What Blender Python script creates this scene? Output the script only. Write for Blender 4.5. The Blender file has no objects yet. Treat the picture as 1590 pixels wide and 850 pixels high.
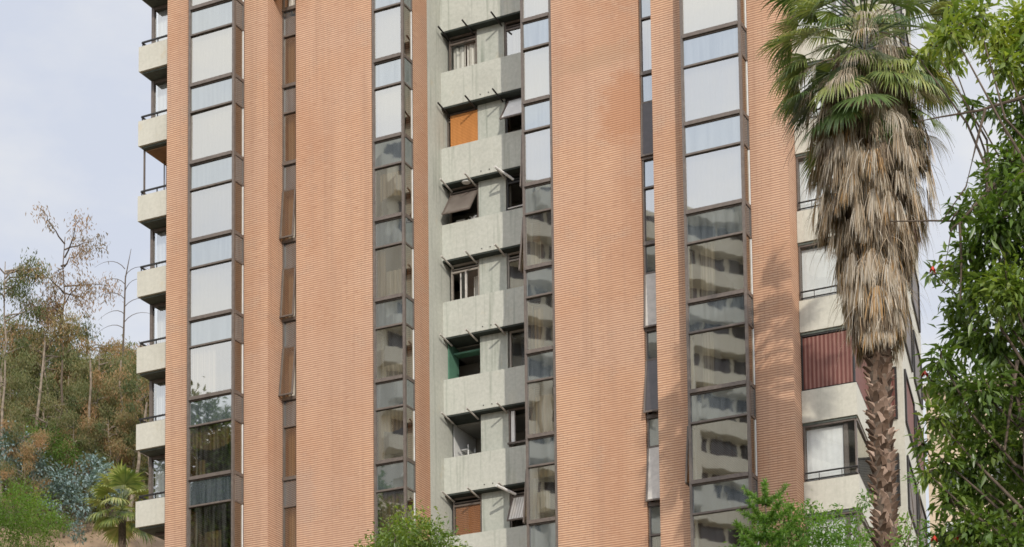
import bpy, math, random
import numpy as np
from mathutils import Vector, Matrix

RNG = np.random.default_rng(11)
random.seed(5)
scene = bpy.context.scene
COL = scene.collection
R = math.radians
EYE = 1.6                      # heights below are written from eye level; the ground is at z = 0

# ------------------------------------------------------------------ camera
YAW, PITCH, ROLL, FPX, CX, CY = R(-25.809), R(5.550), R(-.6708), 3081.4, 795., 1402.7
_fw = np.array([math.sin(YAW)*math.cos(PITCH), math.cos(YAW)*math.cos(PITCH), math.sin(PITCH)])
_r = np.array([math.cos(YAW), -math.sin(YAW), 0.]); _u = np.cross(_r, _fw)
_r2 = math.cos(ROLL)*_r + math.sin(ROLL)*_u; _u2 = -math.sin(ROLL)*_r + math.cos(ROLL)*_u
cam = bpy.data.cameras.new('camera'); cam.sensor_width = 36; cam.lens = FPX/1590*36
cam.shift_y = (CY-425)/1590; cam.clip_start = .1; cam.clip_end = 2000
co = bpy.data.objects.new('camera', cam); COL.objects.link(co)
M = Matrix.Identity(4)
for i in range(3):
    M[i][0] = _r2[i]; M[i][1] = _u2[i]; M[i][2] = -_fw[i]
M[2][3] = EYE
co.matrix_world = M; scene.camera = co

def ray(x, y):
    return _r2*((x-CX)/FPX) - _u2*((y-CY)/FPX) + _fw
def at(x, y, Y):               # survey: the point seen at (x, y) standing Y metres north
    d = ray(x, y); return d*(Y/d[1])
def atr(x, y, r):              # same, at a horizontal range r
    d = ray(x, y); return d*(r/math.hypot(d[0], d[1]))

# ------------------------------------------------------------------ node helpers
def new_mat(name):
    m = bpy.data.materials.new(name); m.use_nodes = True
    nt = m.node_tree; nt.nodes.clear()
    return m, nt, nt.nodes.new('ShaderNodeOutputMaterial')
def N(nt, t, **kw):
    n = nt.nodes.new(t)
    for k, v in kw.items():
        if k in n.inputs.keys() if isinstance(k, str) else False: n.inputs[k].default_value = v
        else: setattr(n, k, v)
    return n
def L(nt, a, b): nt.links.new(a, b)
def mix(nt, fac, a, b, mode='MIX'):
    n = nt.nodes.new('ShaderNodeMix'); n.data_type = 'RGBA'; n.blend_type = mode; n.clamp_factor = True
    for s, v in ((n.inputs[0], fac), (n.inputs[6], a), (n.inputs[7], b)):
        if hasattr(v, 'is_output'): L(nt, v, s)
        elif isinstance(v, (int, float)): s.default_value = v
        else: s.default_value = (*v, 1)
    return n.outputs[2]
def math_(nt, op, a, b=None, c=None):
    n = nt.nodes.new('ShaderNodeMath'); n.operation = op
    for i, v in enumerate((a, b, c)):
        if v is None: continue
        if hasattr(v, 'is_output'): L(nt, v, n.inputs[i])
        else: n.inputs[i].default_value = v
    return n.outputs[0]
def noise(nt, vec, scale, detail=4, rough=.55, lac=2.):
    n = nt.nodes.new('ShaderNodeTexNoise'); n.inputs['Scale'].default_value = scale
    n.inputs['Detail'].default_value = detail; n.inputs['Roughness'].default_value = rough
    if vec is not None: L(nt, vec, n.inputs['Vector'])
    return n.outputs['Fac']
def ramp(nt, fac, lo, hi):
    n = nt.nodes.new('ShaderNodeMapRange'); n.inputs[1].default_value = lo; n.inputs[2].default_value = hi
    L(nt, fac, n.inputs[0]); return n.outputs[0]
def scaled(nt, vec, s):
    n = nt.nodes.new('ShaderNodeVectorMath'); n.operation = 'MULTIPLY'; L(nt, vec, n.inputs[0]); n.inputs[1].default_value = s
    return n.outputs[0]
def pos(nt): return nt.nodes.new('ShaderNodeNewGeometry').outputs['Position']
def principled(nt, out, color, rough=.8, spec=.3, bump=None, bstr=.3, bdist=.01, metal=0):
    p = nt.nodes.new('ShaderNodeBsdfPrincipled')
    if hasattr(color, 'is_output'): L(nt, color, p.inputs['Base Color'])
    else: p.inputs['Base Color'].default_value = (*color, 1)
    p.inputs['Roughness'].default_value = rough; p.inputs['Metallic'].default_value = metal
    p.inputs['Specular IOR Level'].default_value = spec
    if bump is not None:
        b = nt.nodes.new('ShaderNodeBump'); b.inputs['Strength'].default_value = bstr; b.inputs['Distance'].default_value = bdist
        L(nt, bump, b.inputs['Height']); L(nt, b.outputs[0], p.inputs['Normal'])
    L(nt, p.outputs[0], out.inputs[0]); return p

def plain(name, color, rough=.6, var=.25, scale=6., spec=.3, bstr=.15, metal=0):
    m, nt, out = new_mat(name); P = pos(nt)
    n = noise(nt, P, scale); n2 = noise(nt, P, scale*.17, 3)
    c = mix(nt, ramp(nt, n, .3, .7), [v*(1-var) for v in color], [min(v*(1+var), .95) for v in color])
    c = mix(nt, math_(nt, 'MULTIPLY', ramp(nt, n2, .45, .75), .35), c, [v*.7 for v in color])
    principled(nt, out, c, rough, spec, n, bstr, .004, metal)
    return m

def brick_mat():
    m, nt, out = new_mat('orange_brick'); P = pos(nt)
    sx = nt.nodes.new('ShaderNodeSeparateXYZ'); L(nt, P, sx.inputs[0])
    u = math_(nt, 'ADD', sx.outputs[0], sx.outputs[1])
    cv = nt.nodes.new('ShaderNodeCombineXYZ'); L(nt, u, cv.inputs[0]); L(nt, sx.outputs[2], cv.inputs[1])
    b = nt.nodes.new('ShaderNodeTexBrick'); L(nt, cv.outputs[0], b.inputs['Vector'])
    b.inputs['Scale'].default_value = 1; b.inputs['Brick Width'].default_value = .27; b.inputs['Row Height'].default_value = .0703
    b.inputs['Mortar Size'].default_value = .0085; b.inputs['Mortar Smooth'].default_value = .35; b.inputs['Bias'].default_value = 0
    b.offset = .5
    b.inputs['Color1'].default_value = (.0, .0, .0, 1); b.inputs['Color2'].default_value = (1, 1, 1, 1); b.inputs['Mortar'].default_value = (.5, .5, .5, 1)
    c = mix(nt, b.outputs['Color'], (.59, .37, .238), (.625, .405, .268))
    big = noise(nt, scaled(nt, P, (.9, .9, .35)), .55, 5)
    c = mix(nt, math_(nt, 'MULTIPLY', ramp(nt, big, .40, .66), .8), c, (.46, .265, .165))
    bat = noise(nt, scaled(nt, P, (.22, .22, .5)), 1., 2, .4)
    c = mix(nt, math_(nt, 'MULTIPLY', ramp(nt, bat, .45, .6), .5), c, (.56, .385, .28))
    run = noise(nt, scaled(nt, P, (4.5, 4.5, .16)), 1., 5, .6)
    c = mix(nt, math_(nt, 'MULTIPLY', ramp(nt, run, .50, .74), .6), c, (.40, .26, .18))
    one = noise(nt, scaled(nt, P, (5.2, 5.2, 14.22)), 1., 0)
    fine = noise(nt, scaled(nt, P, (3.5, 3.5, 14.)), 1., 2)
    c = mix(nt, math_(nt, 'MULTIPLY', ramp(nt, fine, .55, .8), .55), c, (.70, .48, .33))
    c = mix(nt, math_(nt, 'MULTIPLY', ramp(nt, one, .35, .15), .5), c, (.36, .20, .13))
    pale = noise(nt, scaled(nt, P, (1.1, 1.1, 1.6)), .8, 5, .6)
    c = mix(nt, math_(nt, 'MULTIPLY', ramp(nt, pale, .57, .72), .5), c, (.50, .38, .28))
    # ochre water stain below a repaired, greyer stretch of the right-hand wall
    def blot(x, z, rx, rz):
        dx = math_(nt, 'DIVIDE', math_(nt, 'SUBTRACT', sx.outputs[0], x), rx)
        dz = math_(nt, 'DIVIDE', math_(nt, 'SUBTRACT', sx.outputs[2], z+EYE), rz)
        d = math_(nt, 'ADD', math_(nt, 'MULTIPLY', dx, dx), math_(nt, 'MULTIPLY', dz, dz))
        d = math_(nt, 'ADD', d, math_(nt, 'MULTIPLY', math_(nt, 'SUBTRACT', noise(nt, scaled(nt, P, (1.6, 1.6, 2.2)), 1.5, 6, .7), .5), 3.4))
        return ramp(nt, d, 1.35, .3)
    c = mix(nt, math_(nt, 'MULTIPLY', blot(-21.2, 29.2, 1.0, 1.15), .55), c, (.45, .20, .09))
    c = mix(nt, math_(nt, 'MULTIPLY', blot(-22.0, 30.9, 1.6, .38), .5), c, (.42, .30, .20))
    c = mix(nt, math_(nt, 'MULTIPLY', blot(-32.5, 19.0, .5, 1.2), .4), c, (.42, .33, .27))
    mort = mix(nt, ramp(nt, big, .3, .7), (.19, .088, .052), (.25, .125, .078))
    # raked bed joints run unbroken; head joints are tighter and paler
    rowf = math_(nt, 'FRACT', math_(nt, 'DIVIDE', sx.outputs[2], .0703))
    bed = math_(nt, 'MULTIPLY_ADD', math_(nt, 'COSINE', math_(nt, 'MULTIPLY', rowf, 2*math.pi)), .5, .5)
    bed = math_(nt, 'MULTIPLY', math_(nt, 'POWER', bed, 1.25), .84)
    c = mix(nt, math_(nt, 'MULTIPLY', b.outputs['Fac'], math_(nt, 'ADD', .10, math_(nt, 'MULTIPLY', ramp(nt, pale, .45, .65), .5))), c, mort)
    c = mix(nt, bed, c, mort)
    h = math_(nt, 'SUBTRACT', 1, math_(nt, 'MAXIMUM', bed, math_(nt, 'MULTIPLY', b.outputs['Fac'], .15)))
    principled(nt, out, c, .88, .15)
    return m

def concrete_mat(name, c0, c1, streak=.75):
    m, nt, out = new_mat(name); P = pos(nt)
    a = noise(nt, P, 9., 6, .7); bigp = noise(nt, P, .8, 4); sp = noise(nt, P, 38., 3)
    st = noise(nt, scaled(nt, P, (7, 7, .35)), 1., 4)
    c = mix(nt, ramp(nt, a, .3, .7), c0, c1)
    c = mix(nt, math_(nt, 'MULTIPLY', ramp(nt, bigp, .5, .75), .3), c, [v*.72 for v in c0])
    c = mix(nt, math_(nt, 'MULTIPLY', ramp(nt, st, .55, .75), streak), c, [c0[0]*.60, c0[1]*.64, c0[2]*.60])
    c = mix(nt, math_(nt, 'MULTIPLY', ramp(nt, sp, .6, .75), .35), c, [min(1, v*1.25) for v in c1])
    c = mix(nt, math_(nt, 'MULTIPLY', ramp(nt, noise(nt, scaled(nt, P, (1.5, 1.5, 1.2)), 1.3, 5, .7), .62, .75), .35), c, (.50, .40, .24))
    principled(nt, out, c, .9, .2, a, .25, .006)
    return m

def glass_mat(name, tint, refl, wave=.35, haze=.0, gcol=(.93, .95, .96)):
    m, nt, out = new_mat(name); P = pos(nt)
    bm = nt.nodes.new('ShaderNodeBump'); bm.inputs['Strength'].default_value = wave; bm.inputs['Distance'].default_value = .012
    L(nt, noise(nt, scaled(nt, P, (1, 1, 1.4)), .95, 2, .4), bm.inputs['Height'])
    g = nt.nodes.new('ShaderNodeBsdfGlossy'); g.inputs['Color'].default_value = (*gcol, 1); g.inputs['Roughness'].default_value = .015
    L(nt, bm.outputs[0], g.inputs['Normal'])
    t = nt.nodes.new('ShaderNodeBsdfTransparent'); t.inputs['Color'].default_value = (*tint, 1)
    ge = nt.nodes.new('ShaderNodeNewGeometry'); dt = nt.nodes.new('ShaderNodeVectorMath'); dt.operation = 'DOT_PRODUCT'
    L(nt, ge.outputs['Normal'], dt.inputs[0]); L(nt, ge.outputs['Incoming'], dt.inputs[1])
    fr = math_(nt, 'POWER', math_(nt, 'SUBTRACT', 1., math_(nt, 'ABSOLUTE', dt.outputs['Value'])), 5.)
    fac = math_(nt, 'ADD', refl, math_(nt, 'MULTIPLY', fr, 1-refl))
    ms = nt.nodes.new('ShaderNodeMixShader'); L(nt, fac, ms.inputs[0]); L(nt, t.outputs[0], ms.inputs[1]); L(nt, g.outputs[0], ms.inputs[2])
    res = ms.outputs[0]
    if haze:                   # thin film of dust in runs
        d = nt.nodes.new('ShaderNodeBsdfDiffuse'); d.inputs['Color'].default_value = (.45, .45, .42, 1)
        ms2 = nt.nodes.new('ShaderNodeMixShader')
        st = noise(nt, scaled(nt, P, (6, 6, .5)), 1., 4)
        L(nt, math_(nt, 'MULTIPLY', ramp(nt, st, .35, .8), haze), ms2.inputs[0]); L(nt, res, ms2.inputs[1]); L(nt, d.outputs[0], ms2.inputs[2]); res = ms2.outputs[0]
    L(nt, res, out.inputs[0]); return m

def spandrel_mat():
    m, nt, out = new_mat('spandrel_glass'); P = pos(nt)
    st = noise(nt, scaled(nt, P, (9, 9, .45)), 1., 5, .6)
    c = mix(nt, ramp(nt, st, .35, .75), (.04, .05, .056), (.115, .13, .135))
    d = nt.nodes.new('ShaderNodeBsdfDiffuse'); L(nt, c, d.inputs['Color'])
    bm = nt.nodes.new('ShaderNodeBump'); bm.inputs['Strength'].default_value = .16; bm.inputs['Distance'].default_value = .012
    L(nt, noise(nt, P, 1.1, 2, .4), bm.inputs['Height'])
    g = nt.nodes.new('ShaderNodeBsdfGlossy'); g.inputs['Color'].default_value = (.90, .93, .92, 1); g.inputs['Roughness'].default_value = .02
    L(nt, bm.outputs[0], g.inputs['Normal'])
    ms = nt.nodes.new('ShaderNodeMixShader'); ms.inputs[0].default_value = .30
    L(nt, d.outputs[0], ms.inputs[1]); L(nt, g.outputs[0], ms.inputs[2]); L(nt, ms.outputs[0], out.inputs[0])
    return m

def leaf_mat(name, stops, rough=.45, trans=.35, spec=.4, gloss=True):
    """stops: list of (pos, colour) along the per-leaf tint attribute"""
    m, nt, out = new_mat(name)
    a = nt.nodes.new('ShaderNodeAttribute'); a.attribute_name = 'tint'
    cr = nt.nodes.new('ShaderNodeValToRGB'); L(nt, a.outputs['Fac'], cr.inputs[0])
    el = cr.color_ramp.elements
    while len(el) < len(stops): el.new(.5)
    for e, (p, c) in zip(el, stops): e.position = p; e.color = (*c, 1)
    p = nt.nodes.new('ShaderNodeBsdfPrincipled'); L(nt, cr.outputs[0], p.inputs['Base Color'])
    p.inputs['Roughness'].default_value = rough; p.inputs['Specular IOR Level'].default_value = spec
    t = nt.nodes.new('ShaderNodeBsdfTranslucent')
    L(nt, mix(nt, .5, cr.outputs[0], (.9, 1, .25), 'MULTIPLY'), t.inputs['Color'])
    t2 = mix(nt, 1., cr.outputs[0], (1.5, 1.6, .7), 'MULTIPLY'); L(nt, t2, t.inputs['Color'])
    ms = nt.nodes.new('ShaderNodeMixShader'); ms.inputs[0].default_value = trans
    L(nt, p.outputs[0], ms.inputs[1]); L(nt, t.outputs[0], ms.inputs[2]); L(nt, ms.outputs[0], out.inputs[0])
    return m

def stripes_mat(name, c0, c1, per, axis=0, rough=.6, var=.3):
    m, nt, out = new_mat(name); P = pos(nt)
    sx = nt.nodes.new('ShaderNodeSeparateXYZ'); L(nt, P, sx.inputs[0])
    s = math_(nt, 'SINE', math_(nt, 'MULTIPLY', sx.outputs[axis], 2*math.pi/per))
    c = mix(nt, ramp(nt, s, -.6, .8), c0, c1)
    n = noise(nt, scaled(nt, P, (5, 5, 1.2)), 1.5, 4)
    c = mix(nt, math_(nt, 'MULTIPLY', ramp(nt, n, .45, .75), var), c, [v*.55 for v in c0])
    principled(nt, out, c, rough, .25, s, .4, .01)
    return m

MT = {}
MT['brick'] = brick_mat()
MT['concrete'] = concrete_mat('pale_green_concrete', (.41, .42, .37), (.52, .525, .47))
MT['streaked'] = concrete_mat('streaked_concrete', (.35, .37, .325), (.46, .47, .42), .8)
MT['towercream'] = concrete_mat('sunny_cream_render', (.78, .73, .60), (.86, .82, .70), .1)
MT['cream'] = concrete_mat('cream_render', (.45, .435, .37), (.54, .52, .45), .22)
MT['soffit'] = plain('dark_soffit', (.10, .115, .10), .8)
MT['darksoffit'] = plain('near_black_soffit', (.035, .042, .036), .8)  # near-black colour of the plate closing each concrete spandrel's underside
MT['frame'] = plain('brown_metal', (.125, .10, .083), .45, .2, 9, .4)
MT['black'] = plain('black_metal', (.025, .023, .022), .5)
MT['alu'] = plain('pale_metal', (.50, .47, .43), .45, .15)
MT['white'] = plain('white_paint', (.72, .72, .70), .5, .06)
MT['mirror'] = glass_mat('mirror_glass', (.46, .43, .36), .36, .085, .10, (.94, .93, .88))
MT['mirrorb'] = glass_mat('bronze_glass', (.46, .36, .24), .30, .12, .06, (.95, .9, .8))
MT['clear'] = glass_mat('clear_glass', (.88, .9, .89), .07, .1, .04)
MT['halfmirror'] = glass_mat('balcony_glass', (.75, .77, .76), .30, .1, .05)
MT['mesh'] = glass_mat('mesh_netting', (.62, .60, .60), .0, .0, .25)
MT['timber'] = plain('timber_boards', (.30, .17, .09), .7, .2, 4)
MT['darkglass'] = plain('dark_sash', (.045, .035, .036), .25, .3, 3, .5, .05)
MT['sashglass'] = plain('brown_sash_glass', (.17, .145, .125), .25, .15, 3, .5, .05)
MT['dimalu'] = plain('beige_metal', (.27, .24, .205), .5, .15)
MT['spandrel'] = spandrel_mat()
MT['room'] = plain('room_wall', (.30, .28, .24), .9, .1, 2)
MT['slab'] = plain('slab_grey', (.28, .27, .25), .9, .1, 2)
MT['blindwhite'] = plain('white_blind', (.43, .44, .415), .8, .04, 3)
MT['sheer'] = stripes_mat('sheer_curtain', (.52, .49, .44), (.74, .71, .66), .09, 0, .9, .1)
MT['beige'] = stripes_mat('beige_curtain', (.30, .22, .12), (.50, .38, .22), .13, 0, .9, .1)
MT['bamboo'] = stripes_mat('bamboo_blind', (.40, .16, .045), (.52, .23, .07), .05, 2, .8, .25)
MT['bamboo2'] = stripes_mat('brown_blind', (.22, .085, .035), (.32, .13, .05), .06, 2, .8, .25)
MT['red'] = stripes_mat('red_sheet', (.13, .045, .036), (.24, .125, .10), .12, 0, .6, .5)
MT['grille'] = stripes_mat('dark_lattice', (.03, .03, .03), (.10, .10, .10), .05, 2, .7, .1)
MT['green'] = plain('green_paint', (.09, .20, .14), .7, .15)
MT['bark'] = plain('grey_brown_bark', (.105, .08, .06), .9, .4, 14, .15, .5)
MT['palebark'] = plain('pale_eucalyptus_bark', (.21, .17, .13), .9, .4, 5, .15, .4)
MT['wood'] = plain('light_wood', (.55, .34, .18), .6, .15)
MT['cloth'] = plain('white_cloth', (.75, .75, .75), .9, .06)
MT['ochre'] = plain('ochre_render', (.56, .45, .33), .9, .12, 2)

# ------------------------------------------------------------------ mesh helpers
class MB:
    def __init__(s): s.v = []; s.f = []; s.t = []
    def add(s, v, f, tint=0.):
        o = len(s.v); s.v += [tuple(p) for p in v]; s.f += [tuple(i+o for i in q) for q in f]; s.t += [tint]*len(f); return s
    def box(s, x0, x1, y0, y1, z0, z1):
        return s.add([(x0, y0, z0), (x1, y0, z0), (x1, y1, z0), (x0, y1, z0), (x0, y0, z1), (x1, y0, z1), (x1, y1, z1), (x0, y1, z1)],
                     [(0, 3, 2, 1), (4, 5, 6, 7), (0, 1, 5, 4), (1, 2, 6, 5), (2, 3, 7, 6), (3, 0, 4, 7)])
    def quad(s, a, b, c, d): return s.add([a, b, c, d], [(0, 1, 2, 3)])
    def bar(s, p, q, w, h=None, up=(0, 0, 1)):       # box beam from p to q
        h = h or w; p, q = Vector(p), Vector(q); d = (q-p).normalized(); u = Vector(up)
        if abs(d.dot(u)) > .97: u = Vector((0, 1, 0))
        a = d.cross(u).normalized()*w/2; b = a.cross(d).normalized()*h/2
        vs = [p-a-b, p+a-b, p+a+b, p-a+b, q-a-b, q+a-b, q+a+b, q-a+b]
        return s.add(vs, [(0, 3, 2, 1), (4, 5, 6, 7), (0, 1, 5, 4), (1, 2, 6, 5), (2, 3, 7, 6), (3, 0, 4, 7)])
    def tube(s, pts, rad, n=8, tint=0.):
        pts = [Vector(p) for p in pts]; vs = []; m = len(pts)
        for i, p in enumerate(pts):
            d = (pts[min(i+1, m-1)]-pts[max(i-1, 0)]).normalized()
            a = d.cross(Vector((0, 0, 1)) if abs(d.z) < .95 else Vector((1, 0, 0))).normalized(); b = d.cross(a)
            r = rad[i] if hasattr(rad, '__len__') else rad
            vs += [p+(a*math.cos(2*math.pi*k/n)+b*math.sin(2*math.pi*k/n))*r for k in range(n)]
        fs = [(i*n+k, i*n+(k+1) % n, (i+1)*n+(k+1) % n, (i+1)*n+k) for i in range(m-1) for k in range(n)]
        fs += [tuple(range(n))[::-1], tuple((m-1)*n+k for k in range(n))]
        return s.add(vs, fs, tint)
    def prism(s, poly, z0, z1):                       # vertical prism on a plan polygon (counter-clockwise)
        n = len(poly)
        return s.add([(x, y, z0) for x, y in poly]+[(x, y, z1) for x, y in poly],
                     [tuple(range(n))[::-1], tuple(range(n, 2*n))]+[(i, (i+1) % n, n+(i+1) % n, n+i) for i in range(n)])
    def build(s, name, mat, parent=None, tint=False, smooth=False):
        me = bpy.data.meshes.new(name); me.from_pydata([(a, b, c+EYE) for a, b, c in s.v], [], s.f); me.update()
        if tint:
            at_ = me.attributes.new('tint', 'FLOAT', 'FACE'); at_.data.foreach_set('value', s.t)
        if smooth: me.polygons.foreach_set('use_smooth', [True]*len(me.polygons))
        return link(name, me, mat, parent)

def origin_of(parent):
    v = Vector((0, 0, 0))
    while parent is not None: v += parent.location; parent = parent.parent
    return v
def link(name, me, mat, parent):
    if mat is not None: me.materials.append(MT[mat] if isinstance(mat, str) else mat)
    o = bpy.data.objects.new(name, me); COL.objects.link(o)
    if parent is not None:
        o.parent = parent; o.location = -origin_of(parent)
    return o
def root(name, loc, label, cat, group=None):
    o = bpy.data.objects.new(name, None); COL.objects.link(o); o.location = (loc[0], loc[1], loc[2]+EYE); o.empty_display_size = .3
    return tag(o, label, cat, group)
def tag(o, label, cat, group=None):
    o['label'] = label; o['category'] = cat
    if group: o['group'] = group
    return o

def leaves_mesh(name, C, D, Nn, ln, wd, tint, mat, parent, fold=.25):
    """one mesh of many folded leaf blades: base point C, direction D, blade normal Nn"""
    n = len(C); D = D/np.linalg.norm(D, axis=1, keepdims=True)
    W = np.cross(D, Nn); W /= np.linalg.norm(W, axis=1, keepdims=True)+1e-9
    U = np.cross(W, D)
    ln = np.broadcast_to(np.asarray(ln, float), (n,))[:, None]; wd = np.broadcast_to(np.asarray(wd, float), (n,))[:, None]
    V = np.stack([C, C+D*ln*.42-W*wd*.5+U*wd*fold, C+D*ln-U*ln*.10, C+D*ln*.42+W*wd*.5+U*wd*fold, C+D*ln*.5], 1).reshape(-1, 3)
    V[:, 2] += EYE
    b = (np.arange(n)*5)[:, None]
    F = np.concatenate([b+np.array([[0, 1, 2, 4]]), b+np.array([[0, 4, 2, 3]])], 1).reshape(-1)
    me = bpy.data.meshes.new(name); me.vertices.add(n*5); me.vertices.foreach_set('co', V.reshape(-1).astype('f'))
    me.loops.add(n*8); me.loops.foreach_set('vertex_index', F.astype('i'))
    me.polygons.add(n*2); me.polygons.foreach_set('loop_start', np.arange(0, n*8, 4, dtype='i'))
    me.update(calc_edges=True)
    a = me.attributes.new('tint', 'FLOAT', 'FACE'); a.data.foreach_set('value', np.repeat(tint, 2).astype('f'))
    return link(name, me, mat, parent)

def unit(n):
    v = RNG.normal(size=(n, 3)); return v/np.linalg.norm(v, axis=1, keepdims=True)
def clouds(cl, dens, shell=.5, squash=1.):
    """leaf positions in a list of (x, y, z, r) clumps; returns points, outward vectors, clump ids"""
    P, O, I = [], [], []
    for i, (x, y, z, r) in enumerate(cl):
        n = max(8, int(dens*r*r)); d = unit(n); rr = r*(shell+(1-shell)*RNG.random(n))**.7*(1+.24*RNG.normal(size=n))
        q = d*rr[:, None]; q[:, 2] *= squash
        P.append(q+np.array([x, y, z])); O.append(d); I.append(np.full(n, i))
    return np.concatenate(P), np.concatenate(O), np.concatenate(I)

# ------------------------------------------------------------------ setting
def struct(o): o['kind'] = 'structure'; return o
g = MB(); g.quad((-900, -900, -EYE), (900, -900, -EYE), (900, 900, -EYE), (-900, 900, -EYE))
MT['ground'] = plain('dry_ground', (.20, .17, .12), .95, .3, .6)
struct(g.build('ground', 'ground'))
MT['asphalt'] = plain('asphalt', (.05, .05, .05), .9, .2, 3)
MT['paving'] = plain('pavement_concrete', (.30, .29, .27), .9, .15, 2)
g = MB(); g.box(-120, 60, 2, 12, -EYE-.2, -EYE+.004); struct(g.build('road', 'asphalt'))
g = MB(); g.box(-120, 60, 12, 15, -EYE-.2, -EYE+.13); struct(g.build('pavement', 'paving'))

def hill_z(x, y):
    s = -.62*x+.785*y
    t = np.clip((s-72)/18., 0, 1); z = 26.*(t*t*(3-2*t))
    t2 = np.clip((s-86)/32., 0, 1); z = z+11.5*t2
    k = np.clip((-38.-x)/14., 0, 1); k = k*k*(3-2*k)
    far = np.clip((s-118)/200., 0, 1)
    return (z*(1-.4*far)+.5*np.sin(x*.33)*np.cos(y*.27)*t)*k - EYE - .15*(1-t*k)
xs = np.linspace(-260, -38, 90); ys = np.linspace(10, 300, 116)
X, Y = np.meshgrid(xs, ys, indexing='ij'); Z = hill_z(X, Y)
hb = MB(); hb.v = [tuple(p) for p in np.stack([X, Y, Z], -1).reshape(-1, 3)]
nx, ny = X.shape
hb.f = [(i*ny+j, (i+1)*ny+j, (i+1)*ny+j+1, i*ny+j+1) for i in range(nx-1) for j in range(ny-1)]; hb.t = [0]*len(hb.f)
MT['hill'] = plain('dry_hillside_soil', (.24, .17, .11), .95, .35, 1.3)
struct(hb.build('hill', 'hill', smooth=True))

# ------------------------------------------------------------------ the apartment building
T0, DF = 35.371, 2.6184
def T(k): return T0-DF*k
def t(k): return T(k)-.92
ZB, ZT = -EYE, 42.6
bld = root('apartment_building', (-27, 58, -EYE), 'tall orange brick apartment tower with mirrored glass bays and a pale concrete centre', 'building')

def bw(x0, x1, y0, y1, z0=ZB, z1=ZT, mat='brick', name='brick_wall'):
    b = MB(); b.box(x0, x1, y0, y1, z0, z1); return b.build(name, mat, bld)
bw(-37.23, -35.99, 51.55, 58)                 # left end wall
bw(-34.2, -33.3, 51.55, 57)                   # left pier, its return faces the slot window
bw(-32.73, -29.93, 52.33, 53.0)               # left wide wall
bw(-29.05, -28.78, 52.99, 53.95)              # return beside the concrete recess
bw(-24.68, -24.41, 52.99, 54.9)
bw(-23.65, -20.8, 52.33, 53.0)                # right wide wall
bw(-20.1, -19.0, 51.55, 57)                   # right pier
bw(-17.21, -16.06, 51.55, 52.6)               # right end wall
bw(-29.05, -28.78, 53.95, 55.5, mat='concrete', name='concrete_return')
# body behind the fronts, and slabs
b = MB(); b.prism([(-37.2, 58.2), (-16.2, 58.2), (-17.6, 66), (-37.2, 66)], ZB, ZT); b.build('rear_block', 'cream', bld)
b = MB(); b.prism([(-37.2, 57.2), (-15.3, 57.2), (-15.4, 58.19), (-37.2, 58.19)], ZB, ZT-.3); b.build('inner_wall', 'room', bld)
for k in range(-1, 9):
    b = MB()
    for (x0, x1, y0) in ((-35.93, -34.24, 51.12), (-33.28, -24.72, 55.75), (-32.6, -29.07, 53.02), (-23.6, -20.15, 53.02), (-18.95, -17.25, 51.12)):
        b.box(x0, x1, y0, 57.15, T(k)-.62, T(k)-.36)
    b.build('floor_slab', 'slab', bld)
b = MB(); b.box(-37.3, -15.9, 51.3, 58.4, ZT, ZT+.25); b.build('roof', 'concrete', bld)

def pane_quad(x0, x1, y, z0, z1, j=.008):
    e = RNG.uniform(-j, j, 4)
    return [(x0, y+e[0], z0), (x1, y+e[1], z0), (x1, y+e[2], z1), (x0, y+e[0]+e[2]-e[1], z1)]

def curtain(parent, x0, x1, y, z0, z1, mat, wave=.025, name='curtain', drape=0):
    b = MB(); n = max(4, int((x1-x0)/.035)); vs = []
    for i in range(n+1):
        x = x0+(x1-x0)*i/n; yy = y+wave*math.sin(i*1.35)
        zl = z0-drape*math.sin(math.pi*i/n)
        vs += [(x, yy, zl), (x, yy, z1)]
    b.add(vs, [(2*i, 2*i+2, 2*i+3, 2*i+1) for i in range(n)]); return b.build(name, mat, parent)

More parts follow.
